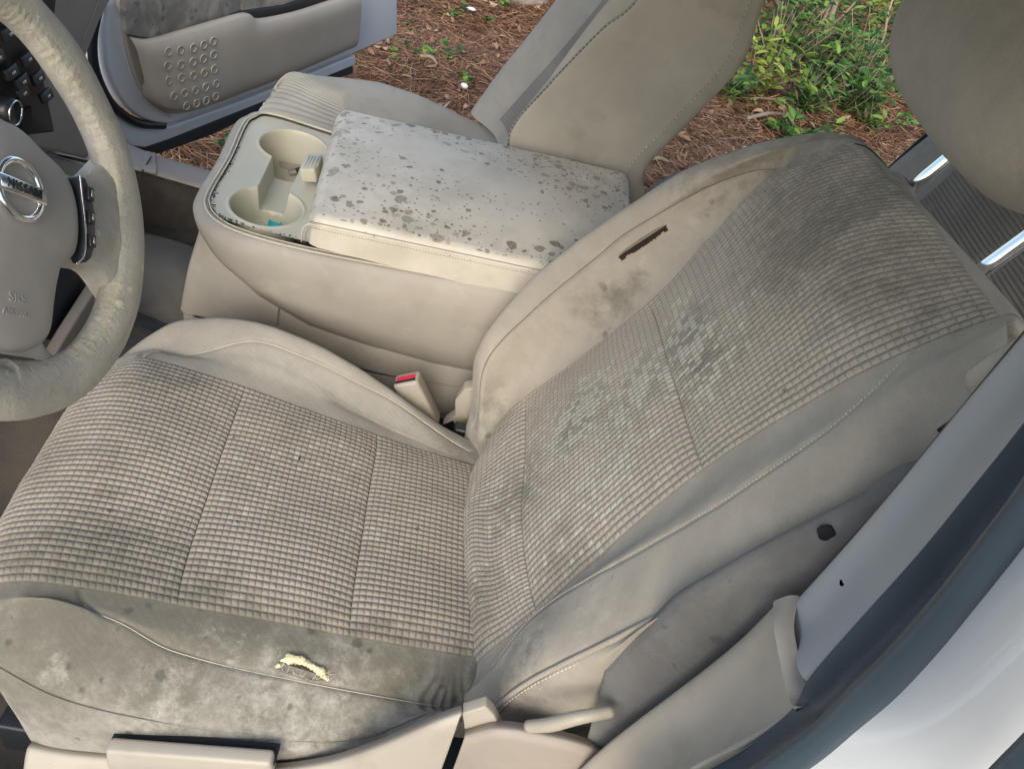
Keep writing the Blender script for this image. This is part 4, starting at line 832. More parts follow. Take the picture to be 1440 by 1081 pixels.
    lip = [top - ddn * .05 - zz_ * .02, top - ddn * .018 + zz_ * .001, top - ddn * .006 + zz_ * .003]
    und = [bot - ddn * .015 - zz_ * .006, bot - ddn * .06 - zz_ * .004]
    P = np.concatenate([np.stack(lip, 1), P, np.stack(und, 1)], 1); pk = sheet('map_pocket', P, M_pock, PD, ddn)
    Q = P.reshape(-1, 3)
    RG = [(244,77),(258,73),(274,69),(288,64),(301,59),(244,97),(259,94),(274,89),(288,84),(302,78),(244,119),(259,113),(274,108),(288,103),(302,98),(244,137),(259,133),(274,128),(288,122),(302,117),(258,152),(272,147),(286,142),(300,135)]
    gp = [(-0.8755,1.3887,-0.1358),(-0.8604,1.4152,-0.1344),(-0.8430,1.4466,-0.1340),(-0.8274,1.4744,-0.1308),(-0.8125,1.5006,-0.1270),(-0.8759,1.3878,-0.1721),(-0.8597,1.4168,-0.1734),(-0.8431,1.4465,-0.1711),(-0.8273,1.4746,-0.1682),(-0.8112,1.5034,-0.1633),(-0.8791,1.3948,-0.2132),(-0.8617,1.4216,-0.2099),(-0.8450,1.4517,-0.2098),(-0.8299,1.4831,-0.2086),(-0.8135,1.5123,-0.2060),(-0.8832,1.4140,-0.2589),(-0.8676,1.4371,-0.2546),(-0.8496,1.4651,-0.2536),(-0.8334,1.4942,-0.2514),(-0.8176,1.5268,-0.2505),(-0.8714,1.4522,-0.2960),(-0.8543,1.4785,-0.2947),(-0.8389,1.5058,-0.2942),(-0.8241,1.5364,-0.2909)]
    for p in gp:
        p = V3(p); d = Q - p; perp = np.linalg.norm(d - (d @ ddn)[:, None] * ddn, axis=1); k = np.argsort(perp)[:4]; p = p + ddn * ((Q[k] - p) @ ddn).max()
        r = .0105; th = np.linspace(0, 2 * np.pi, 21)
        ringp = np.array([p + (dd * math.cos(a) + zz_ * math.sin(a)) * r + ddn * .0015 for a in th]); V, F = tube(ringp, .0020, 6); mesh('embossed_ring', V, F, M_pock, pk)
    # black rubber strip below the door
    B = [(-0.9986,1.4281,-0.4450), (-0.9718,1.4834,-0.4519), (-0.9382,1.5531,-0.4543), (-0.8720,1.6900,-0.4506), (-0.7928,1.8541,-0.4462), (-0.7353,1.9731,-0.4430), (-0.6585,2.1322,-0.4231), (-0.5795,2.2956,-0.4093), (-0.5745,2.3061,-0.4696), (-0.6721,2.1040,-0.4657), (-0.7633,1.9151,-0.4794), (-0.8717,1.6907,-0.4973), (-0.9444,1.5402,-0.4947), (-0.9759,1.4751,-0.4886)]
    V, F = prism_vf([V3(p) for p in B], -ddn * .05); bev(mesh('bottom_seal', V, F, M_blk2, PD), .006, 3)
    Wf = [(-1.0261,1.3366,-0.2918), (-1.0059,1.3783,-0.3244), (-0.9789,1.4343,-0.3750), (-0.9363,1.5226,-0.4086), (-0.9111,1.5746,-0.4083), (-0.8276,1.7475,-0.4092), (-0.7311,1.9474,-0.4046), (-0.5709,2.2790,-0.3903), (-0.5677,2.2857,-0.4281), (-0.6995,2.0127,-0.4376), (-0.8004,1.8038,-0.4404), (-0.8778,1.6437,-0.4444), (-0.9367,1.5216,-0.4476), (-0.9753,1.4419,-0.4453), (-0.9948,1.4014,-0.4264), (-1.0172,1.3551,-0.3668)]
    V, F = prism_vf([V3(p) for p in Wf], -ddn * .03); bev(mesh('door_bottom', V, F, M_white, PD), .006, 3)
    L = smooth_loop([V3(p) for p in ((-1.0119,1.3544,0.0197), (-1.0258,1.3257,-0.0478), (-1.0345,1.3077,-0.1108), (-1.0348,1.3072,-0.1803), (-1.0257,1.3260,-0.2492), (-1.0097,1.3590,-0.3069), (-0.9813,1.4178,-0.3618), (-0.9447,1.4935,-0.3931))], 80, False); V, F = tube(L, .012, 10); mesh('door_seal', V, F, M_blk, PD)
door()

# ================================================================ passenger seat
PS = thing('passenger_seat', 'empty beige passenger seat behind the console', 'car seat', (-.2, .92, -.3))
PC = [[(-.50,.70,-.08),(-.515,.70,-.02),(-.50,.71,.02),(-.40,.72,.035),(-.25,.72,.03),(-.05,.72,.01)],
      [(-.50,.78,-.08),(-.525,.78,-.02),(-.515,.79,.03),(-.40,.80,.045),(-.25,.80,.03),(-.05,.80,.0)],
      [(-.50,.90,-.08),(-0.5209,0.9245,0.0300),(-0.5109,0.9731,0.0450),(-.40,.92,.058),(-.25,.92,.03),(-.05,.92,.0)],
      [(-.47,1.02,-.08),(-0.5153,1.0660,0.0300),(-0.4787,1.0568,0.0500),(-0.4110,1.0029,0.0600),(-.25,1.02,.045),(-.05,1.02,.0)],
      [(-.40,1.12,-.08),(-.44,1.10,.01),(-.41,1.10,.045),(-0.3549,1.0971,0.0550),(-.23,1.10,.05),(-.05,1.08,.01)],
      [(-.36,1.14,-.10),(-.38,1.14,-.03),(-.36,1.14,.01),(-0.3150,1.1287,0.0400),(-0.2112,1.0999,0.0300),(-.05,1.13,.0)],
      [(-.36,1.13,-.14),(-.37,1.15,-.10),(-.35,1.15,-.06),(-.28,1.16,-.03),(-.15,1.15,-.05),(-.05,1.13,-.08)]]
PCg = np.array(PC, float); P = surf(PCg, np.linspace(0, 6, 120), np.linspace(0, 5, 120)); sheet('seat_cushion', P, M_ps, PS, (0, 0, 1))
P = surf(PCg, np.linspace(0, 3.2, 260), np.linspace(1.15, 3.3, 300)); N = normals(P, (0, 0, 1)); k = np.linspace(0, 1, 300)[None]
edge = .0045 * np.clip(np.minimum(np.linspace(0, 1, 260)[:, None], 1 - np.linspace(0, 1, 260)[:, None]) * 12, 0, 1) * np.clip(np.minimum(k, 1 - k) * 20, 0, 1)
P = P + N * ((edge - .0015) + .0010 * np.sin(np.linspace(0, 1, 260)[:, None] * 2 * np.pi * 26))[..., None]; sheet('ribbed_cushion_panel', P, M_ps, PS, (0, 0, 1))
# backrest: near side face is seen, plus the hollow front beyond it
PBK = np.array([ # rows bottom->top, columns: rear edge near side -> front edge near -> bolster -> front hollow -> far bolster
 [(.20,.70,.02),(.17,.675,.03),(-.06,.665,.03),(-.10,.675,.03),(-.12,.70,.03),(-.06,.78,.03),(-.05,.92,.03),(-.07,1.05,.03),(-.13,1.13,.03),(-.10,1.17,.03),(.10,1.17,.03)],
 [(.235,.70,.12),(.20,.675,.13),(.0,.662,.13),(-.045,.675,.13),(-.065,.70,.13),(-.01,.78,.13),(.0,.92,.13),(-.02,1.05,.13),(-.09,1.13,.13),(-.06,1.17,.13),(.14,1.17,.12)],
 [(.27,.70,.23),(0.1646,0.6750,0.2087),(-0.0368,0.6620,0.2216),(-0.0540,0.6750,0.2236),(-.045,.70,.23),(.04,.78,.23),(.05,.92,.23),(.03,1.05,.23),(-.045,1.13,.23),(-.01,1.17,.23),(.18,1.17,.22)],
 [(.30,.70,.33),(0.2060,0.6750,0.3165),(0.0023,0.6620,0.3199),(-0.0125,0.6750,0.3212),(-.01,.70,.33),(.08,.78,.33),(.09,.92,.33),(.075,1.05,.33),(.0,1.13,.33),(.03,1.17,.33),(.22,1.17,.32)],
 [(.33,.70,.44),(0.2480,0.6750,0.4242),(0.0533,0.6620,0.4230),(0.0405,0.6750,0.4216),(.03,.70,.44),(.12,.78,.44),(.135,.92,.44),(.12,1.05,.44),(.045,1.13,.44),(.08,1.17,.44),(.27,1.17,.43)],
 [(.34,.70,.56),(0.2444,0.6750,0.5297),(0.0895,0.6620,0.4891),(0.0797,0.6750,0.4876),(.08,.70,.55),(.17,.78,.55),(.18,.92,.55),(.165,1.05,.55),(.09,1.13,.55),(.12,1.17,.55),(.31,1.17,.54)],
 [(.33,.72,.66),(.27,.69,.66),(.13,.68,.64),(.12,.69,.65),(.12,.71,.65),(.21,.78,.66),(.22,.92,.67),(.20,1.05,.66),(.14,1.13,.65),(.17,1.16,.65),(.34,1.16,.64)]])
PBK[:, 0] = PBK[:, 1] + V3((.012, .04, 0)); PBK[:, -1] = PBK[:, -2] + V3((.16, 0, 0))
P = surf(PBK, np.linspace(0, 6, 140), np.linspace(0, 10, 220)); sheet('seat_backrest', P, M_ps, PS, (-.7, -.5, .2))
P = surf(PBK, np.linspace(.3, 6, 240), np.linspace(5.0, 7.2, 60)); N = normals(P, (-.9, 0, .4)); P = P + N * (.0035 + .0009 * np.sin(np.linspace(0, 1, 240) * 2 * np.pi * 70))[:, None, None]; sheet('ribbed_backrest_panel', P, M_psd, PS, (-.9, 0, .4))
sm = line_on(PBK, [(1.4, 2.55), (2.5, 2.55), (3.5, 2.55), (4.5, 2.55), (5.4, 2.55)], 200); dashes('stitching', sm + V3((-.001, -.002, .001)), (-.5, -.8, .2), .0014, M_thd, PS, .0075)
thread('seat_welt', line_on(PBK, [(1.4, 2.75), (2.5, 2.75), (3.5, 2.75), (4.5, 2.75), (5.4, 2.75)], 120), .005, M_ps, PS)
sm = line_on(PBK, [(1.6, 1.12), (2.5, 1.1), (3.5, 1.1), (4.5, 1.1), (5.3, 1.1)], 200); dashes('stitching', sm + V3((0, -.0015, 0)), (0, -1, 0), .0014, M_thr, PS, .0085)

# ================================================================ rear seat
RSB = thing('rear_seat', 'shaded rear bench seat with ribbed cloth centre behind the headrest', 'car seat', (.8, .6, -.2))
RG_ = np.array([[(.74 + .36 * z - .0 * y, y, z) for z in (-.10, .05, .20, .35, .50, .62)] for y in (-.25, .1, .45, .75, .98)] +
               [[(0.6000,0.8862,0.2669) if False else (.745 + .36 * z, 1.12 - .10 * max(0, (z - .28)) , z) for z in (-.10, .05, .20, .35, .50, .62)], [(.84 + .36 * z, 1.15 - .10 * max(0, z - .28), z) for z in (-.10, .05, .20, .35, .50, .62)]])
P = surf(RG_, np.linspace(0, 6, 100), np.linspace(0, 5, 80)); P[..., 0] += soft_noise(P, 9, .006, 3); sheet('bench_backrest', P, M_fab2, RSB, (-1, 0, .3), {'dark': 0 * P[..., 0] + .1, 'pale': 0 * P[..., 0]}, thick=.08)
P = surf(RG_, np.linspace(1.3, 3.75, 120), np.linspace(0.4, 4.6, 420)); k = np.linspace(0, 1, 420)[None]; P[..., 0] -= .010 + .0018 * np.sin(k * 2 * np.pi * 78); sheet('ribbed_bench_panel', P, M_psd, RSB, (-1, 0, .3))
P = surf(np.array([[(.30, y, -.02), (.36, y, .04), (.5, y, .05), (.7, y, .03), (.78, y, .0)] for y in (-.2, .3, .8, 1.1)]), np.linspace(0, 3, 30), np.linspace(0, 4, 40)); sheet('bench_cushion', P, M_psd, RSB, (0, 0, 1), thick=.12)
RSL = line_on(RG_, [(5.15, .5), (5.15, 2.5), (5.15, 4.2), (5.2, 5)], 60); thread('edge_piping', RSL, .006, M_blk, RSB, (-.004, .004, 0))

# ================================================================ car body round the driver's door
CB = thing('car_body', 'white car body with grey door pillar, rubber seal and beige lower trim', 'car body', (.13, -.40, -.3))
def strip(name, cols, mat, toward, n=160, m=None, parent=CB, thick=0, und=0):
    G = np.array([smooth_loop(c, n, False) for c in cols]); P = cr(G, np.linspace(0, len(cols) - 1, m or (len(cols) - 1) * 8 + 1))
    if und: P = P + soft_noise(P, 40, und, 4)[..., None] * V3(toward)
    return sheet(name, P, mat, parent, toward, thick=thick)
# grey pillar panel (upper)
g_in = [(0.1602,-0.3180,0.3962),(0.1600,-0.3220,0.4664),(0.1602,-0.3240,0.5320),(0.1600,-0.3240,0.5857),(0.1598,-0.3240,0.6493),(0.1606,-0.3240,0.6939)]
g_in2 = [tuple(V3(p) + V3((.05, .004, .01))) for p in g_in]
g_m = [(0.1540,-0.3500,0.4044),(0.1559,-0.3500,0.4783),(0.1566,-0.3500,0.5463),(0.1547,-0.3500,0.6011),(0.1532,-0.3500,0.6529),(0.1519,-0.3500,0.7016)]
g_out = [(0.1382,-0.3920,0.4323),(0.1383,-0.3940,0.4835),(0.1369,-0.3960,0.5542),(0.1306,-0.3980,0.6071),(0.1270,-0.3980,0.6502),(0.1221,-0.3980,0.6997)]
g_out2 = [tuple(V3(p) + V3((.02, -.004, .0))) for p in g_out]
strip('pillar_panel', [g_in2, g_in, g_m, g_out, g_out2], M_grey, (-1, -.2, .2), und=.0006, thick=0)
# beige lower trim with raised lip along its top and outer edge
b_in = [(0.0984,-0.3120,0.0514),(0.1135,-0.3120,0.1591),(0.1345,-0.3120,0.2530),(0.1515,-0.3130,0.3375),(0.1576,-0.3140,0.4033)]
b_in2 = [tuple(V3(p) + V3((.05, .006, .0))) for p in b_in]
b_m = [(0.1247,-0.3500,0.0985),(0.1393,-0.3500,0.2009),(0.1450,-0.3520,0.2887),(0.1488,-0.3520,0.3542),(0.1504,-0.3520,0.4109)]
b_out = [(0.1021,-0.3980,0.2473),(0.1207,-0.3980,0.3151),(0.1350,-0.3980,0.3573),(0.1441,-0.3980,0.3895),(0.1486,-0.3980,0.4099)]
b_o2 = [(0.1019,-0.4040,0.2500),(0.1200,-0.4040,0.3188),(0.1331,-0.4040,0.3626),(0.1427,-0.4040,0.3939),(0.1466,-0.4040,0.4203)]
b_o3 = [tuple(V3(p) + V3((.03, -.002, 0))) for p in b_o2]
b_in = [tuple(V3(p) + V3((-.004, 0, 0))) for p in b_in]; b_m = [tuple(V3(p) + V3((-.004, 0, 0))) for p in b_m]
strip('lower_trim', [b_in2, b_in, b_m, b_out, b_o2, b_o3], M_bei, (-1, -.2, .2), und=.0004)
lipL = [V3(b_in2[-1]), V3((0.1573,-0.3180,0.4128)), V3((0.1467,-0.3450,0.4153)), V3((0.1461,-0.3700,0.4143)), V3((0.1452,-0.3880,0.4161)), V3((0.1450,-0.4000,0.4171)), V3((0.1421,-0.4080,0.4283))]
lq = [(0.1512,-0.3180,0.4019),(0.1422,-0.3450,0.4112),(0.1427,-0.3700,0.4095),(0.1416,-0.3880,0.4121),(0.1408,-0.4000,0.4155),(0.1411,-0.4060,0.4187)]
lr = [tuple(V3(p) + V3((-.0035, 0, 0))) for p in lipL[1:]]; lq1 = [tuple(V3(p) + V3((-.0045, 0, .0))) for p in lq]
strip('trim_lip', [[tuple(V3(p) + V3((.001, 0, -.0015))) for p in lq], lq1, [tuple((V3(a) + V3(b)) / 2 + V3((-.0012, 0, 0))) for a, b in zip(lq1, lr)], lr, [tuple(V3(p) + V3((.006, 0, .0015))) for p in lr]], M_bei, (-1, -.2, .2), n=60)
V, F = tube(smooth_loop([V3(p) for p in b_out], 60, False) + V3((-.001, 0, 0)), .0024, 10); mesh('trim_bead', V, F, M_bei, CB)
# scuff mark on the grey panel
V, F = prism_vf([V3(p) * .5 + V3((0.1413,-0.3620,0.4872)) * .5 for p in ((0.1373,-0.3620,0.4930), (0.1410,-0.3620,0.4885), (0.1439,-0.3620,0.4866), (0.1440,-0.3620,0.4822), (0.1411,-0.3620,0.4842))], (-.0012, 0, 0)); mesh('scuff_mark', V, F, M_blk2, CB)
# dark gap edge and beige belt guide at the top of the pillar
prism('belt_guide', [(0.1718,-0.3000,0.5949),(0.1655,-0.3000,0.6000),(0.1626,-0.3000,0.6072),(0.1653,-0.3000,0.6173),(0.1712,-0.3000,0.6302),(0.1758,-0.3000,0.6414),(0.1864,-0.3000,0.6493),(0.1977,-0.3000,0.6282),(0.1893,-0.3000,0.6100),(0.1811,-0.3000,0.5934)], (.008, -.018, 0), M_bei, CB, .005)
prism('side_knee_panel', [(-0.7000,0.5389,-0.1804),(-0.7000,0.5537,-0.1989),(-0.7000,0.5334,-0.3183),(-0.7000,0.4098,-0.2993),(-0.7000,0.3141,-0.2133),(-0.7000,0.4079,-0.1961)], (-.02, 0, 0), M_beid, DS, .004)
prism('dark_cubby', [(-0.7300,0.3799,-0.0295),(-0.7300,0.6188,-0.1884),(-0.7300,0.6229,-0.2572),(-0.7300,0.4654,-0.2680),(-0.7300,0.3431,-0.1677)], (-.02, 0, 0), M_blk2, DS, .003)
prism('latch_bump', [(0.1636,-0.3120,0.5724),(0.1647,-0.3120,0.5762),(0.1682,-0.3120,0.5864),(0.1724,-0.3120,0.5832),(0.1704,-0.3120,0.5699)], (.01, -.006, 0), M_blk, CB, .001)
V, F = tube([V3(p) + V3((.004, .003, 0)) for p in g_in], .0032, 8, m=60); mesh('pillar_gap', V, F, M_blk, CB)
# weatherstrip: flat flange, valley, round bulb
w0 = [(0.0901,-0.4000,0.2184),(0.1317,-0.4020,0.3524),(0.1444,-0.4020,0.3970),(0.1461,-0.4020,0.4302),(0.1307,-0.4020,0.4998),(0.1290,-0.4020,0.5640),(0.1255,-0.4020,0.6126),(0.1217,-0.4020,0.6552),(0.1167,-0.4020,0.7040)]
w0 = [(0.0884,-0.4020,0.2231),(0.1128,-0.4020,0.3020),(0.1305,-0.4020,0.3551),(0.1383,-0.4020,0.4095),(0.1315,-0.4020,0.4500),(0.1294,-0.4020,0.5022),(0.1281,-0.4020,0.5655),(0.1250,-0.4020,0.6134),(0.1217,-0.4020,0.6552),(0.1167,-0.4020,0.7040)]
w1 = [(0.1057,-0.4180,0.2340),(0.1228,-0.4180,0.3225),(0.1313,-0.4180,0.3842),(0.1369,-0.4180,0.4327),(0.1349,-0.4180,0.4769),(0.1347,-0.4180,0.5168),(0.1331,-0.4180,0.5695),(0.1289,-0.4180,0.6110),(0.1252,-0.4180,0.6449),(0.1168,-0.4180,0.7008)]
w2 = [(0.1036,-0.4340,0.2659),(0.1166,-0.4340,0.3548),(0.1282,-0.4340,0.4172),(0.1330,-0.4340,0.4576),(0.1321,-0.4340,0.4962),(0.1318,-0.4340,0.5330),(0.1283,-0.4340,0.5819),(0.1243,-0.4340,0.6156),(0.1201,-0.4340,0.6464),(0.1098,-0.4340,0.7059)]
w3 = [(0.1001,-0.4480,0.2797),(0.1134,-0.4480,0.3682),(0.1256,-0.4480,0.4338),(0.1281,-0.4480,0.4755),(0.1298,-0.4480,0.5101),(0.1270,-0.4480,0.5513),(0.1220,-0.4480,0.5912),(0.1175,-0.4480,0.6241),(0.1125,-0.4480,0.6523),(0.1018,-0.4480,0.7097)]
w1 = [tuple(V3(p) + V3((.004, 0, 0))) for p in w1]; w2 = [tuple(V3(p) + V3((-.010, 0, 0))) for p in w2]
w25 = [tuple((V3(a) + V3(b)) / 2 + V3((-.006, -.001, 0))) for a, b in zip(w2, w3)]
w4 = [tuple(V3(p) + V3((.03, .004, 0))) for p in w3]
strip('weatherstrip', [w0, w1, w2, w25, w3, w4], M_rub, (-1, -.3, .2))
# white jamb: slope, bright crest, valley, outer edge
j0 = [tuple(V3(p) + V3((.003, .003, 0))) for p in w3]
j1 = [(0.1591,-0.4750,0.3278),(0.1537,-0.4750,0.4074),(0.1463,-0.4750,0.4709),(0.1410,-0.4750,0.5167),(0.1350,-0.4750,0.5557),(0.1286,-0.4750,0.5893),(0.1201,-0.4750,0.6228),(0.1112,-0.4750,0.6558),(0.1025,-0.4750,0.6841),(0.0879,-0.4750,0.7387)]
j2 = [tuple(V3(p) + V3((.016, -.020, .0))) for p in j1]
j3 = [tuple(V3(p) + V3((.050, -.030, .0))) for p in j1]
j4 = [tuple(V3(p) + V3((.060, -.050, .0))) for p in j1]
j5 = [tuple(V3(p) + V3((.12, -.060, .0))) for p in j1]
strip('door_jamb', [j0, j1, j2, j3, j4, j5], M_white, (-1, -1, .3))
j6 = [(0.0982,-0.5300,0.5650),(0.0909,-0.5300,0.6033),(0.0865,-0.5300,0.6280),(0.0800,-0.5300,0.6611),(0.0738,-0.5300,0.6913)]
j7 = [tuple(V3(p) + V3((.03, -.03, -.02))) for p in j6]
j60 = [tuple(V3(p) + V3((.01, .006, 0))) for p in j6]
strip('outer_seal', [j60, j6, j7], M_rub, (-1, -1, .3))
# hidden mass of the pillar and the sill, the far sill, roof
box('pillar_core', (.235, -.40, .30), (.10, .06, 1.3), M_white, CB, .01)
box('rocker_sill', (-.45, -.40, -.345), (1.2, .16, .10), M_white, CB, .02)
strip('far_sill_trim', [[(-1.0674,1.1000,-0.2438),(-0.9246,1.1000,-0.2322),(-0.8215,1.1000,-0.2466),(-0.6668,1.1000,-0.2549),(.9,1.10,-.31)],
                        [(-1.0526,1.0700,-0.2360),(-0.9120,1.0700,-0.2283),(-0.8100,1.0700,-0.2391),(-0.6606,1.0700,-0.2464),(.9,1.07,-.30)],
                        [(-1.0306,1.0200,-0.2457),(-0.8922,1.0200,-0.2401),(-0.7912,1.0200,-0.2366),(-0.6511,1.0200,-0.2441),(.9,1.02,-.31)],
                        [(-1.0267,1.0100,-0.2518),(-0.8886,1.0100,-0.2463),(-0.7877,1.0100,-0.2428),(-0.6510,1.0100,-0.2514),(.9,1.01,-.33)]], M_dash, (0, -1, 1), thick=.004)
V, F = tube([V3((-0.8071,1.0550,-0.2270)), V3((-0.8073,1.0300,-0.2320)), V3((-0.8086,1.0000,-0.2398))], .0018, 6, m=12); mesh('trim_joint', V, F, M_blk, CB)
P = surf(np.array([[(-1.10, 1.08, -.37), (-.9, 1.08, -.37), (-.7, 1.08, -.38), (1.0, 1.08, -.38)], [(-1.10, 1.12, -.34), (-.9, 1.12, -.345), (-.7, 1.12, -.36), (1.0, 1.12, -.36)], [(-1.10, 1.15, -.40), (-.9, 1.15, -.40), (-.7, 1.15, -.41), (1.0, 1.15, -.41)]]), np.linspace(0, 2, 20), np.linspace(0, 3, 30)); sheet('far_rocker', P, M_white, CB, (0, 0, 1), thick=.01)
P = surf(np.array([[(-1.02, 1.10, -.33), (-1.0, 1.12, -.1), (-.97, 1.12, .2), (-.95, 1.10, .5)], [(-1.06, 1.20, -.33), (-1.05, 1.22, -.1), (-1.02, 1.22, .2), (-1.0, 1.18, .5)]]), np.linspace(0, 1, 6), np.linspace(0, 3, 20)); sheet('far_hinge_pillar', P, M_white, CB, (1, 0, 0), thick=.03)
roof = surf(np.array([[(-.45, y, .88 + .03 * k), (-.2, y, .90 + .03 * k), (.5, y, .92 + .03 * k), (1.2, y, .92 + .03 * k), (2.2, y, .90 + .03 * k)] for y, k in ((-.46, -.6), (-.3, .2), (.4, 1.2), (1.0, .2), (1.16, -.6))]), np.linspace(0, 4, 40), np.linspace(0, 4, 40))  # unseen roof, set low to shade the headrest and backrest top
sheet('roof_lining', roof, M_head, CB, (0, 0, -1)); sheet('roof_skin', roof + V3((0, 0, .03)), M_white, CB, (0, 0, 1))

side = surf(np.array([[(x, -.47 - .03 * math.sin(math.pi * (z + .45) / .9), z) for z in (-.45, -.1, .2, .45)] for x in (.34, .8, 1.3, 1.9)]), np.linspace(0, 3, 20), np.linspace(0, 3, 16))
sheet('rear_door_blocker', side, M_white, CB, (0, -1, 0), thick=.04)  # unseen rear door side, added to keep light off the rear seat
prism('roof_rail_blocker', [(-.5, -.44, .84), (2.1, -.44, .86), (2.1, -.44, .92), (-.5, -.44, .90)], (0, .06, .01), M_white, CB, .01)  # unseen rail under the roof edge, added to darken the headrest
box('tail_panel', (2.1, .34, .2), (.06, 1.5, 1.3), M_white, CB, .02)
# floor of the cabin (structure)
fx = np.linspace(-1.05, 1.4, 120); fy = np.linspace(-.36, 1.06, 100); X, Y = np.meshgrid(fx, fy, indexing='ij')
Z = -.40 + .10 * np.exp(-((Y - .46) / .20) ** 4) + .16 * np.clip((-.80 - X) / .2, 0, 1) ** 1.5 + .012 * np.sin(9 * X) * np.sin(7 * Y)
P = np.stack([X, Y, Z + soft_noise(np.stack([X, Y, Z], -1), 20, .004, 6)], -1)
fl = sheet('carpet_floor', P, M_carpet, None, (0, 0, 1)); tag(fl, kind='structure', label='dark brown carpet on the cabin floor')
P = surf(np.array([[(-1.2, 1.05, -.46), (-.6, 1.05, -.46), (0, 1.05, -.46), (1.4, 1.05, -.46)], [(-1.2, 1.035, -.22), (-.6, 1.035, -.265), (0, 1.035, -.31), (1.4, 1.035, -.33)]]), np.linspace(0, 1, 4), np.linspace(0, 3, 30)); sheet('far_sill_carpet', P, M_carpet, CB, (0, -1, 0), thick=.01)
P = surf(np.array([[(-.95, .70, -.37), (-.75, .72, -.39), (-.55, .66, -.39), (-.45, .6, -.38)], [(-.95, .80, -.33), (-.78, .84, -.345), (-.6, .80, -.35), (-.45, .7, -.35)], [(-.95, .95, -.38), (-.75, .98, -.38), (-.55, .95, -.39), (-.45, .9, -.39)]]), np.linspace(0, 2, 20), np.linspace(0, 3, 30))
fm = sheet('floor_mat', P, plain('worn_floor_mat', (.17, .155, .125), .95, grain=.001, var=.2), None, (0, 0, 1), thick=.006); tag(fm, 'worn grey beige floor mat in the passenger footwell', 'floor mat')

# ================================================================ outdoors
GZ = -.95
def mat_ground():
    m, t, b = newmat('pine_straw_ground'); q = NB(t)
    c = q.mix(q.ramp(q.noise(3, 6, .65), .35, .65), (.080, .044, .025), (.17, .098, .055))
    c = q.mix(q.ramp(q.noise(60, 6, .7), .4, .7), c, (.040, .024, .016)); q.link(c, b.inputs['Base Color']); b.inputs['Roughness'].default_value = .95
    q.link(q.bump(q.noise(45, 8, .75), .05), b.inputs['Normal']); return m
M_gr = mat_ground()
n = 150; gx = np.r_[-150, -60, -25, np.linspace(-8, 9, n), 25, 60, 150]; gy = np.r_[-150, -40, np.linspace(-4, 12, n), 25, 60, 150]
X, Y = np.meshgrid(gx, gy, indexing='ij')
def gh(x, y): return GZ + .03 * np.sin(x * 1.7 + .5) * np.cos(y * 1.3) + .02 * np.sin(x * 4.1 + y * 2.7) + .02 * np.sin(y * 5.3 - x * 2.1)
P = np.stack([X, Y, gh(X, Y)], -1); tag(sheet('ground', P, M_gr, None, (0, 0, 1)), 'brown pine straw covering the ground beside the car', kind='structure')
def mat_var(name, cols, rough=.8, trans=0, scale=3):
    m, t, b = newmat(name); q = NB(t); oi = q.attr('tone')
    rp = q.n('ShaderNodeValToRGB'); q.link(oi, rp.inputs[0]); e = rp.color_ramp.elements
    for i, c in enumerate(cols):
        x = i / (len(cols) - 1)
        el = e[0] if i == 0 else (e[len(e) - 1] if i == len(cols) - 1 else e.new(x)); el.position = x; el.color = (*c, 1)
    q.link(rp.outputs[0], b.inputs['Base Color']); b.inputs['Roughness'].default_value = rough
    if trans:
        tr = q.n('ShaderNodeBsdfTranslucent'); q.link(rp.outputs[0], tr.inputs[0]); mx = q.n('ShaderNodeMixShader'); mx.inputs[0].default_value = trans
        q.link(b.outputs[0], mx.inputs[1]); q.link(tr.outputs[0], mx.inputs[2])
        out = [x for x in t.nodes if x.type == 'OUTPUT_MATERIAL'][0]; q.link(mx.outputs[0], out.inputs[0])
    return m
M_ndl = mat_var('pine_needles', [(.075, .036, .018), (.19, .093, .045), (.33, .175, .09), (.48, .31, .18)], .6)
M_lf = mat_var('green_leaves', [(.022, .060, .018), (.060, .16, .035), (.14, .30, .055), (.30, .46, .09)], .62, .35)
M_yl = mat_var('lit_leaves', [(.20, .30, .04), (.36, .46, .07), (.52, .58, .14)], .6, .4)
M_dl = mat_var('dead_leaves', [(.16, .085, .05), (.30, .17, .10), (.42, .30, .20)], .7)
M_stem = plain('woody_stem', (.30, .24, .17), .8, var=.25)
M_bark = plain('tree_bark', (.22, .19, .16), .9, var=.3, grain=.01, grain_scale=40)
M_wht = plain('white_flower', (.8, .8, .76), .6)
def needles(N, xr, yr, Lr=(.07, .17), wd=.0011, seed=1, cond=None):
    r = np.random.default_rng(seed); x = r.uniform(*xr, N); y = r.uniform(*yr, N)
    if cond is not None: k = cond(x, y); x, y = x[k], y[k]; N = len(x)
    th = r.uniform(0, np.pi * 2, N) ; L = r.uniform(*Lr, N); bend = r.normal(0, .3, N); z = gh(x, y) + r.uniform(.004, .035, N); tilt = r.normal(0, .16, N); w = wd * r.uniform(.7, 1.5, N)
    V = np.zeros((N, 6, 3))
    for i, s in enumerate((-.5, 0, .5)):
        cx = x + np.cos(th + bend * s) * L * s; cy = y + np.sin(th + bend * s) * L * s; cz = z + tilt * L * s
        nx, ny = -np.sin(th), np.cos(th); wi = w * (1 if s == 0 else .55)
        V[:, 2 * i] = np.stack([cx + nx * wi, cy + ny * wi, cz], 1); V[:, 2 * i + 1] = np.stack([cx - nx * wi, cy - ny * wi, cz + w * .7], 1)
    b = np.arange(N)[:, None] * 6; F = np.concatenate([b + np.array([0, 1, 3, 2]), b + np.array([2, 3, 5, 4])], 0)
    return V.reshape(-1, 3), F, np.repeat(r.random(N) ** 1.2, 6)
vis = lambda x, y: ((y > 1.3))
V1, F1, t1 = needles(120000, (-1.7, 1.2), (1.35, 5.2), seed=1, wd=.0013)
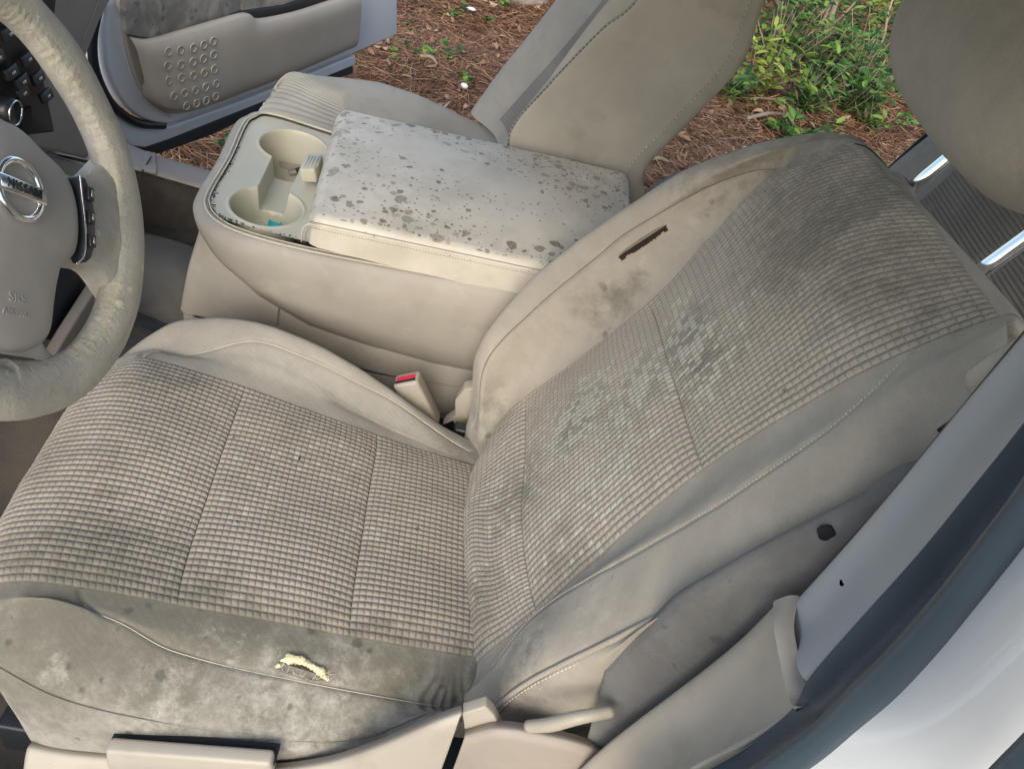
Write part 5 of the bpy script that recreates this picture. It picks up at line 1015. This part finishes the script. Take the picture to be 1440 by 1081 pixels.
V2, F2, t2 = needles(75000, (.8, 4.2), (3.0, 8.0), seed=2, wd=.0020, Lr=(.09, .2))
o = mesh('pine_straw', np.vstack([V1, V2]), np.vstack([F1, F2 + len(V1)]), M_ndl, None, False, {'tone': np.r_[t1, t2]}); tag(o, 'fallen brown pine needles lying thick on the ground', 'pine straw', kind='stuff')
def leaf_vf(c, d, up, L, w, curl=.2):
    c, d, up = map(V3, (c, d, up)); d = d / np.linalg.norm(d); s = np.cross(d, up); s /= np.linalg.norm(s) + 1e-9; up = np.cross(s, d)
    V = [c, c + d * L * .3 + s * w * .45 + up * curl * w * .4, c + d * L * .33, c + d * L * .3 - s * w * .45 + up * curl * w * .4, c + d * L * .7 + s * w * .38 + up * curl * w * .2, c + d * L * .72 - up * curl * L * .12, c + d * L * .7 - s * w * .38 + up * curl * w * .2, c + d * L - up * curl * L * .35]
    return V, [(0, 1, 2), (0, 2, 3), (1, 4, 5, 2), (2, 5, 6, 3), (4, 7, 5), (5, 7, 6)]
def leafbag(name, leaves, mat, parent, seed=0):
    r = np.random.default_rng(seed); Vs, Fs, T = [], [], []; n = 0
    for (c, d, up, L, w, cu) in leaves:
        V, F = leaf_vf(c, d, up, L, w, cu); Vs += V; Fs += [tuple(i + n for i in f) for f in F]; n += len(V); T += [r.random()] * len(V)
    return mesh(name, Vs, Fs, mat, parent, False, {'tone': T})
# dead litter
r = np.random.default_rng(21); L = []
for _ in range(1500):
    if r.random() < .35: x, y = r.uniform(-1.3, .5), r.uniform(2.2, 5.2)
    else: x, y = r.uniform(.9, 4.0), r.uniform(3.4, 8)
    a = r.random() * 6.28; L.append(((x, y, gh(x, y) + r.uniform(.02, .05)), (math.cos(a), math.sin(a), r.normal() * .3), (r.normal() * .4, r.normal() * .4, 1), r.uniform(.03, .075), r.uniform(.015, .04), r.uniform(-.8, 1)))
tag(leafbag('leaf_litter', L, M_dl, None, 3), 'dry tan leaves scattered over the pine straw', 'leaf litter', kind='stuff')
def gp(u, v): return None
def sprig(name, base, h, n, Lf, mat, label, seed, lean=(0, 0), spread=.12, cat='plant', group=None, wr=.5):
    r = np.random.default_rng(seed); t_ = thing(name, label, cat, base, group); base = V3(base); st = Bag(); LV = []
    for s in range(max(2, n // 9)):
        a = r.random() * 6.28; tip = base + V3((math.cos(a) * spread * r.random() + lean[0] * h, math.sin(a) * spread * r.random() + lean[1] * h, h * r.uniform(.5, 1.05))); mid = (base + tip) / 2 + V3((r.normal(), r.normal(), 0)) * .02
        pts = cr(np.array([base, mid, tip]), np.linspace(0, 2, 7)); V, F = tube(pts, np.linspace(.0035, .0012, 7) * (1 + h), 5); st.add(V, F)
        for k in range(9):
            p = pts[1 + int(r.random() * 6) if k else 6]; b = r.random() * 6.28; LV.append((p + r.normal(size=3) * .008, (math.cos(b), math.sin(b), r.uniform(-.1, .7)), (r.normal() * .3, r.normal() * .3, 1), Lf * r.uniform(.6, 1.2), Lf * wr * r.uniform(.8, 1.2), r.uniform(0, .6)))
    st.build('stem', M_stem, t_); leafbag('foliage', LV, mat, t_, seed); return t_
def gpt(p): return (p[0], p[1], float(gh(p[0], p[1])))
ivy = [((-0.5787,4.1115,-0.9300), 'tuft of ivy leaves at the top edge left of the flower'), ((-0.4610,3.7188,-0.9300), 'small green seedling beside the dead stick'), ((-0.3454,3.7016,-0.9300), 'trailing green seedling just right of the dead stick'),
       ((-0.7240,3.6287,-0.9300), 'low grey green seedling above the door corner'), ((-0.6319,3.6262,-0.9300), 'second low seedling right of the door corner'), ((-0.2443,4.6237,-0.9300), 'leafy ivy clump round the white flower'), ((-0.1964,3.5472,-0.9300), 'seedling beside the white mushroom'),
       ((-0.0600,4.8420,-0.9300), 'ivy sprig nearest the passenger backrest top'), ((-1.0168,2.3675,-0.9300), 'green sprig between the door seal and the console'), ((-1.0342,2.5645,-0.9300), 'small sprig against the far side of the console'), ((-0.4305,4.5348,-0.9300), 'ivy sprig at the top edge over the needles')]
for i, (p, lb) in enumerate(ivy): sprig('ivy_seedling', gpt(p), .05 + .02 * (i % 3), 18, .045, M_lf, lb, 100 + i, spread=.16, group='ivy seedlings on the pine straw', wr=.75)
fl_ = thing('white_flower', 'white flower among ivy at the top of the straw', 'flower', gpt((-0.2788,4.5973,-0.8800))); b0 = V3(gpt((-0.2788,4.5973,-0.8800))) + V3((0, 0, .06))
for k in range(6):
    a = k * 1.05; V, F = leaf_vf(b0, (math.cos(a), math.sin(a), .5), (0, 0, 1), .035, .028, .4); mesh('petal', V, F, M_wht, fl_)
mu = thing('white_mushroom', 'white round mushroom on the brown needles', 'mushroom', gpt((-0.2041,3.4760,-0.9100))); b0 = V3(gpt((-0.2041,3.4760,-0.9100)))
P = np.array([[b0 + V3((rr * math.cos(a), rr * math.sin(a), z)) for a in np.linspace(0, 6.2832, 19)] for rr, z in ((.001, .05), (.012, .048), (.020, .040), (.022, .032), (.014, .030), (.006, .03), (.006, 0))]); sheet('mushroom_cap', P, M_wht, mu, (0, 0, 1))
def stick(name, a, b, r_, label, mat=M_stem, cat='stick', group=None, h=.04, h2=.04):
    a = V3(gpt(a)) + V3((0, 0, h)); b = V3(gpt(b)) + V3((0, 0, h2)); o = thing(name, label, cat, tuple((a + b) / 2), group); m_ = (a + b) / 2 + V3((.01, .01, .015)); V, F = tube([a, m_, b], [r_, r_ * 1.1, r_ * .6], 8, m=14); mesh('stick', V, F, mat, o); return o
stick('dead_stick', (-0.4547,3.6253,-0.9300), (-0.3614,3.5943,-0.9300), .009, 'short pale stick beside the seedlings on the straw', cat='stick')
stick('dead_stick', (0.7365,3.2549,-0.9300), (0.8685,3.2808,-0.9300), .010, 'short pale stick between passenger backrest and driver seat')
stick('dead_stick', (1.4171,4.1325,-0.9300), (1.6741,4.3186,-0.9300), .012, 'long pale stick under the bushes on the right')
stick('dead_stick', (-0.2774,3.1693,-0.9300), (-0.2481,3.2694,-0.9300), .006, 'bent tan twig by the far edge of the lid')
# thicket behind the car on the right
sh = [((1.8263,4.5017,-0.9000), .32, 80, 'bright green leafy seedling on the straw below the bare stems'), ((2.1472,4.7028,-0.9000), .40, 90, 'green shrub right of the bare stems'), ((2.4630,5.3227,-0.9000), .55, 90, 'shrub touching the left edge of the headrest'),
      ((2.0861,5.1942,-0.9000), .5, 110, 'leafy shrub in the middle of the thicket'), ((1.7689,5.1649,-0.9000), .6, 120, 'shrub behind the passenger backrest edge'), ((1.5197,4.5769,-0.9000), .35, 60, 'low yellow green plant against the passenger backrest'),
      ((2.3131,4.5889,-0.9000), .3, 50, 'small green plant at the rear seat corner'), ((1.7015,4.0745,-0.9000), .16, 36, 'tiny green plant on the orange straw'), ((1.9328,3.9311,-0.9000), .12, 27, 'lowest green sprig above the driver backrest'), ((1.3059,4.3825,-0.9000), .25, 40, 'green sprig under the passenger backrest top edge')]
for i, (p, h, n_, lb) in enumerate(sh): sprig('shrub', gpt(p), h, n_ * 3, .085, M_lf if i != 5 else M_yl, lb, 200 + i, spread=.38, cat='shrub', group='shrubs of the thicket', wr=.42)
# darker mass of undergrowth behind
r = np.random.default_rng(5); L = []
for _ in range(15000):
    x, y = r.uniform(.6, 6), r.uniform(5.3, 9.5); z = GZ + r.random() ** 1.5 * 2.2 * min(1, max(.06, (y - 5.2) / 2.2)); a = r.random() * 6.28
    L.append(((x, y, z), (math.cos(a), math.sin(a), r.normal() * .5), (r.normal() * .6, r.normal() * .6, 1), r.uniform(.04, .09), r.uniform(.018, .04), r.uniform(0, .5)))
tag(leafbag('undergrowth', L, M_lf, None, 9), 'tangled green undergrowth behind the shrubs', 'undergrowth', kind='stuff')
# pale bare stems
bs = [((1090,95), (1178,-10), .012), ((1118,110), (1182,-20), .022), ((1125,60), (1190,-30), .010), ((1215,110), (1250,20), .010), ((1100,75), (1125,-10), .008), ((1150,90), (1230,40), .007)]
BS = [((2.0063,5.5000,-1.0178), (2.1295,5.7000,-0.4719), .012, 'thinnest of the leaning bare stems'), ((2.0476,5.4000,-0.9773), (2.1087,5.6000,-0.4001), .021, 'thick pale leaning bare stem in the thicket'), ((2.0843,5.6000,-0.8251), (2.3904,5.9000,-0.4872), .009, 'bare stem crossing behind the thick pale one'),
      ((2.4727,5.4000,-0.8504), (2.4546,5.5000,-0.4665), .010, 'upright bare twig beside the headrest'), ((1.9381,5.6000,-0.9272), (1.8898,5.8000,-0.5909), .008, 'bare twig at the left of the thicket')]
for a, b, r__, lb in BS:
    a, b = V3(a), V3(b); lo = a + (a - b) * 1.0; lo = a + (a - b) / (a - b)[2] * (float(gh(a[0], a[1])) - a[2]) if abs((a - b)[2]) > .05 else a
    o = thing('bare_stem', lb, 'stem', tuple(lo), 'bare stems in the thicket'); V, F = tube([lo, a, (a + b) / 2 + V3((.03, 0, .02)), b, b + (b - a) * .6], [r__ * 1.1, r__, r__ * .9, r__ * .8, r__ * .5], 8, m=24); mesh('branch', V, F, M_stem, o)
# sun-bright leaves hanging at the top
r = np.random.default_rng(31); T_ = thing('leafy_branch', 'yellow green leafy branch hanging at the top beside the headrest', 'branch', (2.3753,5.8000,-0.3155)); L = []; cen = V3((2.4864,5.8000,-0.5403)); bg_ = Bag()
for k in range(16):
    e = cen + V3((r.normal() * .16, r.normal() * .1, r.normal() * .11)); s0 = cen + V3((.15, .1, .45)); pts = cr(np.array([s0, (s0 + e) / 2 + r.normal(size=3) * .03, e]), np.linspace(0, 2, 7)); V, F = tube(pts, .003, 5); bg_.add(V, F)
    for j in range(14):
        b = r.random() * 6.28; L.append((pts[3 + j % 4] + r.normal(size=3) * .02, (math.cos(b), math.sin(b), r.normal() * .4), (r.normal() * .4, r.normal() * .4, 1), r.uniform(.04, .07), .03, .2))
bg_.build('twig', M_stem, T_); leafbag('foliage', L, M_yl, T_, 4)
# tree trunk standing behind the passenger seat
tk = thing('pine_tree', 'grey pine trunk standing just behind the passenger backrest', 'tree', gpt((0.0259,5.0449,-0.9500))); b0 = V3(gpt((0.0259,5.0449,-0.9500)))
th = np.linspace(0, 2 * np.pi, 41); P = np.array([[b0 + V3(((.13 + .05 * math.exp(-z * 6)) * (1 + .04 * math.sin(a * 9 + z * 5)) * math.cos(a), (.13 + .05 * math.exp(-z * 6)) * (1 + .04 * math.sin(a * 7)) * math.sin(a), z - .05)) for a in th] for z in np.linspace(0, 5, 60)]); sheet('trunk', P, M_bark, tk, (0, 0, 1))
r = np.random.default_rng(77); L = [];
for _ in range(1800):
    d = r.normal(size=3); d /= np.linalg.norm(d); p = b0 + V3((0, 0, 5.6)) + d * V3((1.6, 1.6, 1.1)) * r.random() ** .4; L.append((p, r.normal(size=3), (0, 0, 1), .16, .05, .1))
leafbag('crown', L, M_lf, tk, 2)
